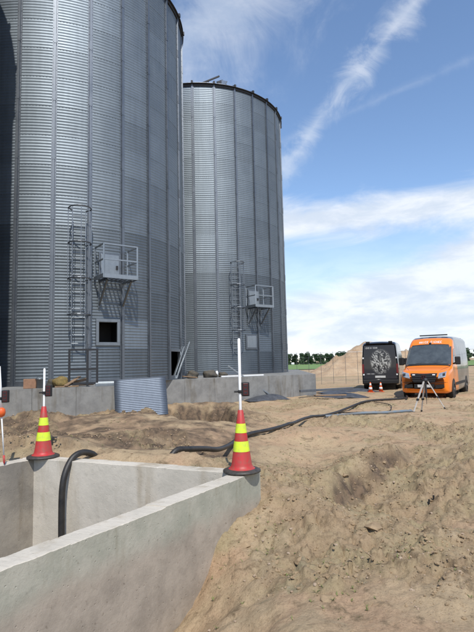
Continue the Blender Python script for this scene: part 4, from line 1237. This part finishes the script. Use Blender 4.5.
for i, x in enumerate(tx):
    t = empty('far_tree', (x + rt_.uniform(-.5, .5), 250 + rt_.uniform(-7, 7), 0), rt_.uniform(0, 6.28)); sc = rt_.uniform(.72, 1.0) * (1.0 if x < 80 else 1.2); t.scale = (sc,) * 3
    tag(t, 'small dark green tree in the far tree line beyond the green field', 'tree', 'far tree line')
    a, b = TM[i % 6]; link('trunk', a, t); link('crown', b, t)
bl = empty('white_bale', (26.6, 240, 0)); tag(bl, 'small white wrapped bale at the far edge of the green field', 'bale')
MB().lathe([(.1, .0), (.75, .05), (.8, .6), (.75, 1.15), (.1, 1.2)], 16).build('wrapped_roll', M_white, bl, smooth=True)

# ------------------------------------------------------------------ things on and by the slab
def corr_sheet(w, h, pitch, amp, seed=0):
    m = MB(); n = int(h / pitch) * 6; Pg = []
    for i in range(n + 1):
        z = h * i / n; Pg.append([(x, amp * math.cos(2 * PI * z / pitch) + .03 * math.sin(x / w * PI) + .0, z) for x in np.linspace(-w / 2, w / 2, 8)])
    m.grid(Pg); return m
# big galvanised sheet leaning on the slab corner
lean = corr_sheet(1.50, 1.13, .052, .004).build('leaning_sheet', M_sheetb, smooth=True, loc=(-2.80, 14.38, 0.12), rot=(rad(-14), rad(-3), rad(12)))
so = lean.modifiers.new('solid', 'SOLIDIFY'); so.thickness = .004
tag(lean, 'loose blue-grey corrugated sheet leaning on the slab corner', 'metal sheet')
# guard rail frame on the slab edge
gx, gy = -4.62, 14.72
G = empty('guard_frame', (gx, gy, SLAB_Z), rad(10)); tag(G, 'dark grey welded guard frame standing on the slab below the ladder', 'guard rail')
for x in (-.40, .12, .40): MB().box(x - .030, x + .030, -.030, .030, 0, 1.12).build('upright', M_dark, G)
for z in (1.10, .52, .10): MB().box(-.43, .43, -.033, .033, z - .03, z + .03).build('cross_bar', M_dark, G)
st = MB().box(-.30, .30, -.15, .15, 0, .10); st.box(-.27, .27, -.12, .12, .10, .13)
tag(st.build('steel_tray', M_galvb, loc=(-4.0, 14.95, SLAB_Z + .004), rot=(0, 0, .2), bevel=.01), 'pale flat steel tray on the slab right of the guard frame', 'tray')
# rubbish along the slab edge
def lump(name, loc, sc, mt, label, cat, seed=0, rz=0, group=None):
    import bmesh
    bm = bmesh.new(); bmesh.ops.create_icosphere(bm, subdivisions=3, radius=1.0)
    rnd = random.Random(seed); ph = [rnd.uniform(0, 6) for _ in range(6)]
    for v in bm.verts:
        c = v.co; k = 1 + .16 * math.sin(3 * c.x + ph[0]) * math.cos(3.3 * c.y + ph[1]) + .12 * math.sin(5 * c.z + ph[2] + 2 * c.x) + .08 * math.sin(9 * c.y + ph[3]) * math.sin(8 * c.x + ph[4]) + rnd.uniform(-.03, .03)
        v.co = Vector((c.x * k * sc[0], c.y * k * sc[1], max(c.z * k, -.55) * sc[2]))
    me = bpy.data.meshes.new(name); bm.to_mesh(me); bm.free(); me.materials.append(mt)
    o = link(name, me, None, loc, (0, 0, rz)); me.polygons.foreach_set('use_smooth', [True] * len(me.polygons))
    return tag(o, label, cat, group)
zt_ = SLAB_Z + .006
cbx = MB().box(-.17, .17, -.14, .14, 0, .27); tag(cbx.build('cardboard_box', M_card, loc=(-6.02, 14.3, zt_), rot=(0, 0, .3), bevel=.008), 'reddish brown box on the slab edge at the left', 'box')
bk = empty('bucket', (-5.72, 14.25, zt_)); tag(bk, 'pale grey bucket beside the brown box on the slab', 'bucket')
MB().lathe([(.09, 0), (.115, .26), (.125, .26), (.125, .275), (.105, .275), (.085, .03)], 18).build('pail', M_galvb, bk, smooth=True)
MB().tube([(.12 * math.cos(a), .0, .24 + .10 * math.sin(a)) for a in np.linspace(0, PI, 12)], .005, 5).build('handle', M_dark, bk)
lump('sack', (-5.25, 14.6, zt_ + .14), (.20, .17, .19), M_sack, 'yellow-brown sack slumped on the slab left of the guard frame', 'sack', 3)
lump('sack', (-5.55, 14.75, zt_ + .09), (.18, .15, .16), M_sackd, 'small dark sack between the bucket and the yellow-brown sack', 'sack', 5)
def plank(p, q, w, h, label, mt=M_wood, name='timber_board', cat='board', group='loose boards on the slab'):
    o = MB().obox(p, q, w, h).build(name, mt, bevel=.004); return tag(o, label, cat, group)
plank((-5.35, 14.42, 1.03), (-4.72, 14.62, 1.03), .14, .035, 'flat board lying nearest the slab edge left of the guard frame')
plank((-5.05, 14.42, 1.05), (-4.80, 14.95, 1.30), .12, .03, 'short board propped up steeply beside the yellow-brown sack')
plank((-4.95, 14.75, 1.04), (-4.35, 14.85, 1.06), .16, .03, 'board lying flat behind the foot of the guard frame')
plank((-5.10, 14.85, 1.10), (-4.60, 15.05, 1.22), .10, .08, 'thick offcut of timber resting askew behind the guard frame')
# between the silos
plank((-2.62, 19.9, 1.02), (-2.25, 20.6, 2.35), .07, .05, 'grey pole leaning between the two silos, the left one', M_galvb, 'leaning_pole', 'pole', 'poles leaning between the silos')
plank((-2.50, 19.9, 1.02), (-2.05, 20.9, 2.55), .06, .05, 'grey pole leaning between the two silos, the right one', M_galvb, 'leaning_pole', 'pole', 'poles leaning between the silos')
lump('sack', (-1.95, 21.0, zt_ + .10), (.26, .2, .2), M_sackd, 'dark sack on the slab right of the leaning poles', 'sack', 7)
lump('sack', (-1.25, 21.6, zt_ + .11), (.30, .2, .22), M_sackd, 'dark wide sack on the slab in front of the farther silo', 'sack', 9)
lump('sack', (-0.70, 22.0, zt_ + .08), (.2, .18, .15), M_sackd, 'low dark sack at the foot of the farther ladder', 'sack', 11)
plank((-1.75, 20.7, zt_ + .03), (-2.3, 20.4, zt_ + .10), .2, .04, 'short plank flat beside the dark sack by the leaning poles')
bk2 = MB().lathe([(.07, 0), (.07, .20), (.05, .24), (.05, .27)], 14); tag(bk2.build('white_canister', M_white, loc=(-0.95, 21.85, zt_), smooth=True), 'small white canister between two dark sacks on the slab', 'canister')
plank((-0.75, 21.62, 1.03), (1.15, 22.75, 1.03), .07, .06, 'long pale steel bar lying on the slab edge by the farther silo', M_white, 'steel_bar', 'bar')
plank((-0.45, 21.3, 1.50), (1.45, 21.9, 0.12), .055, .055, 'pale scaffold pole slanting from the slab down to the soil', M_galvb, 'scaffold_pole', 'pole')
plank((-0.15, 21.55, .55), (0.55, 21.75, .50), .16, .04, 'timber board leaning under the slanting scaffold pole')
plank((-0.05, 21.35, .20), (0.35, 21.75, .92), .13, .04, 'timber board propped against the slab under the pole')
# dark tarpaulin wedge in front of the slab
def tarp(cx, cy, lx, ly, hz, rz, label, seed):
    n = 26; u = np.linspace(-1, 1, n); X, Y = np.meshgrid(u * lx, u * ly)
    Z = hz * np.clip(1 - (np.abs(X) / lx) ** 2.5, 0, 1) * np.clip(1 - (np.abs(Y) / ly) ** 2.5, 0, 1) * (0.72 + .28 * X / lx) + .10 * fbm(X, Y, 1.6, 3, seed) * hz * 2
    gz = ground_z(cx, cy); V = np.stack([X, Y, Z], -1).reshape(-1, 3); idx = np.arange(n * n).reshape(n, n)
    Fq = np.stack([idx[:-1, :-1], idx[:-1, 1:], idx[1:, 1:], idx[1:, :-1]], -1).reshape(-1, 4)
    o = link('tarpaulin', np_mesh('tarpaulin', V, Fq, M_tarp), None, (cx, cy, gz - .03), (0, 0, rz)); so = o.modifiers.new('s', 'SOLIDIFY'); so.thickness = .01
    tag(o, label, 'tarpaulin')
tarp(1.15, 21.2, .95, .5, .30, .35, 'dark tarpaulin crumpled at the foot of the slab below the slanting pole', 3)
tarp(4.3, 22.9, 1.5, .8, .22, .12, 'wide dark tarpaulin spread right of the slab end', 8)
tarp(5.6, 25.6, 1.6, .7, .20, .2, 'dark tarpaulin heap lying left of the black van', 14)
plank((2.7, 21.9, .30), (5.2, 22.6, .34), .16, .10, 'bluish steel beam lying across the wide dark tarpaulin', M_galv2, 'steel_beam', 'beam')
plank((3.3, 21.6, .12), (4.7, 21.9, .10), .25, .05, 'short board lying in front of the wide dark tarpaulin')
# ------------------------------------------------------------------ clods, stones, weeds
import bmesh
def rock_mesh(seed, sub=2, mt=M_clod):
    bm = bmesh.new(); bmesh.ops.create_icosphere(bm, subdivisions=sub, radius=1.0); rnd = random.Random(seed)
    pl = [(Vector((rnd.gauss(0, 1), rnd.gauss(0, 1), rnd.gauss(0, 1))).normalized(), rnd.uniform(.55, .85)) for _ in range(9)]
    for v in bm.verts:
        for n_, d in pl:
            k = v.co.dot(n_) - d
            if k > 0: v.co -= n_ * k
        v.co *= rnd.uniform(.95, 1.06)
    me = bpy.data.meshes.new('clod'); bm.to_mesh(me); bm.free(); me.materials.append(mt); return me
def unproj(px, py):
    d = fw + rt * ((px - 237) / 491.0) - up * ((py - 316) / 491.0); o = Vector((0, 0, 1.6)); t = 1.0
    ts = np.arange(1.0, 30.0, 0.02)
    k = np.nonzero(o.z + d.z * ts <= height(d.x * ts, d.y * ts))[0]
    return o + d * float(ts[k[0]] if len(k) else 30.0)
clods = [(374, 526, .10, 'flat pale clod the size of a plate in the right foreground'), (436, 547, .11, 'dark edged slab of earth at the right of the foreground'),
 (312, 486, .05, 'round clod at the lower end of the terrace step'), (392, 470, .07, 'clod halfway up the broken terrace step'), (384, 462, .055, 'dark clod at the top of the terrace step'),
 (405, 476, .05, 'pale clod lying right of the terrace step'), (345, 475, .06, 'clod under the left part of the terrace step'), (245, 545, .06, 'clod on the slope close to the pit wall'),
 (270, 525, .06, 'clod on the hump below the pit corner'), (330, 600, .07, 'wide clod low in the middle foreground'), (368, 605, .06, 'clod near the bottom edge right of the middle'),
 (420, 570, .05, 'small clod below the dark edged slab of earth'), (300, 560, .05, 'small clod between the pit slope and the flat pale clod')]
for i, (px, py, sz, lb) in enumerate(clods):
    p = unproj(px, py)
    o = link('soil_clod', rock_mesh(i + 5, 3), None, (p.x, p.y, p.z - sz * .08), (rt_.uniform(-.3, .3), rt_.uniform(-.3, .3), rt_.uniform(0, 6)))
    o.scale = (sz, sz * rt_.uniform(.7, 1.1), sz * rt_.uniform(.35, .6)); tag(o, lb, 'clod', 'clods of earth in the foreground')
pegs = ((429, 505, 'short dark peg in the flat soil, the left of two'), (433.5, 501, 'short dark peg in the flat soil, the right of two'))
for px, py, lb in pegs:
    p = unproj(px, py); tag(MB().tube([(0, 0, -.05), (.004, 0, .07)], [.010, .012], 8).build('peg', M_black, loc=(p.x, p.y, p.z)), lb, 'peg', 'pegs in the soil')

def scatter(seed=7, N_=2500, smin=.005, svar=.016, dens=.55, mt=M_stone, name='loose_pebbles', label='loose pebbles strewn over the soil', mu=.06):
    rng = np.random.default_rng(seed); base = []
    for k in range(6):
        me = rock_mesh(50 + k, 1); v = np.array([q.co[:] for q in me.vertices]); f = np.array([q.vertices[:] for q in me.polygons]); base.append((v, f)); bpy.data.meshes.remove(me)
    VV, FF = [], []; nv = 0
    y = 2.2 + 20 * rng.random(N_ * 3) ** 2.0; x = (rng.random(N_ * 3) * 1.3 - .62) * (y + 1.0)
    pt = 0.42 * (patch_mask(x, y) - .5) + .5 * fbm(x, y, 1.7, 2, 77)
    keep = (pt > rng.normal(mu, .14, len(x))); x = x[keep][:N_]; y = y[keep][:N_]
    s, t = pit_coords(x, y); ok = ~((s > -.05) & (s < LEN) & (t > -.05) & (t < WID + .05)); x = x[ok]; y = y[ok]
    z = height(x, y)
    sz = smin + svar * rng.random(len(x)) ** 3.5 + .0008 * y
    for i in range(len(x)):
        v, f = base[i % 6]; a = rng.random() * 6.28; c, sn = math.cos(a), math.sin(a)
        q = v * np.array([1, .8, .6]) * sz[i]; q = np.stack([q[:, 0] * c - q[:, 1] * sn, q[:, 0] * sn + q[:, 1] * c, q[:, 2]], -1) + np.array([x[i], y[i], z[i] + sz[i] * .15])
        VV.append(q); FF.append(f + nv); nv += len(v)
    o = link(name, np_mesh(name, np.concatenate(VV), np.concatenate(FF), mt, False)); tag(o, label, 'pebbles', kind='stuff')
scatter()
scatter(11, 18000, .004, .019, 1.3, M_clod, 'soil_crumbs', 'crumbled lumps of brown earth lying over the soil', .16)

def weeds():
    rng = random.Random(3); m = MB()
    spots = [(275, 468, 20), (290, 455, 14), (240, 560, 26), (262, 535, 20), (300, 440, 20), (420, 560, 18), (330, 590, 18), (150, 440, 20), (60, 440, 24), (110, 425, 20), (350, 575, 14), (20, 432, 18)]
    for px, py, n in spots:
        p = unproj(px, py)
        gx_, gy_ = np.meshgrid(np.linspace(p.x - 1, p.x + 1, 81), np.linspace(p.y - 1.4, p.y + 1.4, 113)); gz_ = height(gx_, gy_)
        zpl = lambda x, y: float(gz_[min(112, max(0, round((y - p.y + 1.4) / .025))), min(80, max(0, round((x - p.x + 1) / .025)))])
        for k in range(n):
            x = p.x + rng.gauss(0, .22); y = p.y + rng.gauss(0, .30)
            if pit_coords(x, y)[0] > -.1 and -.1 < pit_coords(x, y)[1] < WID + .1: continue
            z = zpl(x, y)
            for j in range(rng.randint(3, 6)):
                a = rng.uniform(0, 6.28); h = rng.uniform(.008, .028); w = rng.uniform(.002, .005); d = Vector((math.cos(a), math.sin(a), 0)); sd = Vector((-d.y, d.x, 0)) * w
                q = Vector((x, y, z - .005)); b = len(m.v); mid = q + d * h * .5 + Vector((0, 0, h * .8)); tip = q + d * h * 1.3 + Vector((0, 0, h * .9))
                m.v += [tuple(q - sd * .4), tuple(q + sd * .4), tuple(mid + sd), tuple(mid - sd), tuple(tip)]; m.face([b, b + 1, b + 2, b + 3]); m.face([b + 3, b + 2, b + 4])
    tag(m.build('weeds', M_weed), 'sparse small green weeds in the soil', 'weeds', kind='stuff')
weeds()
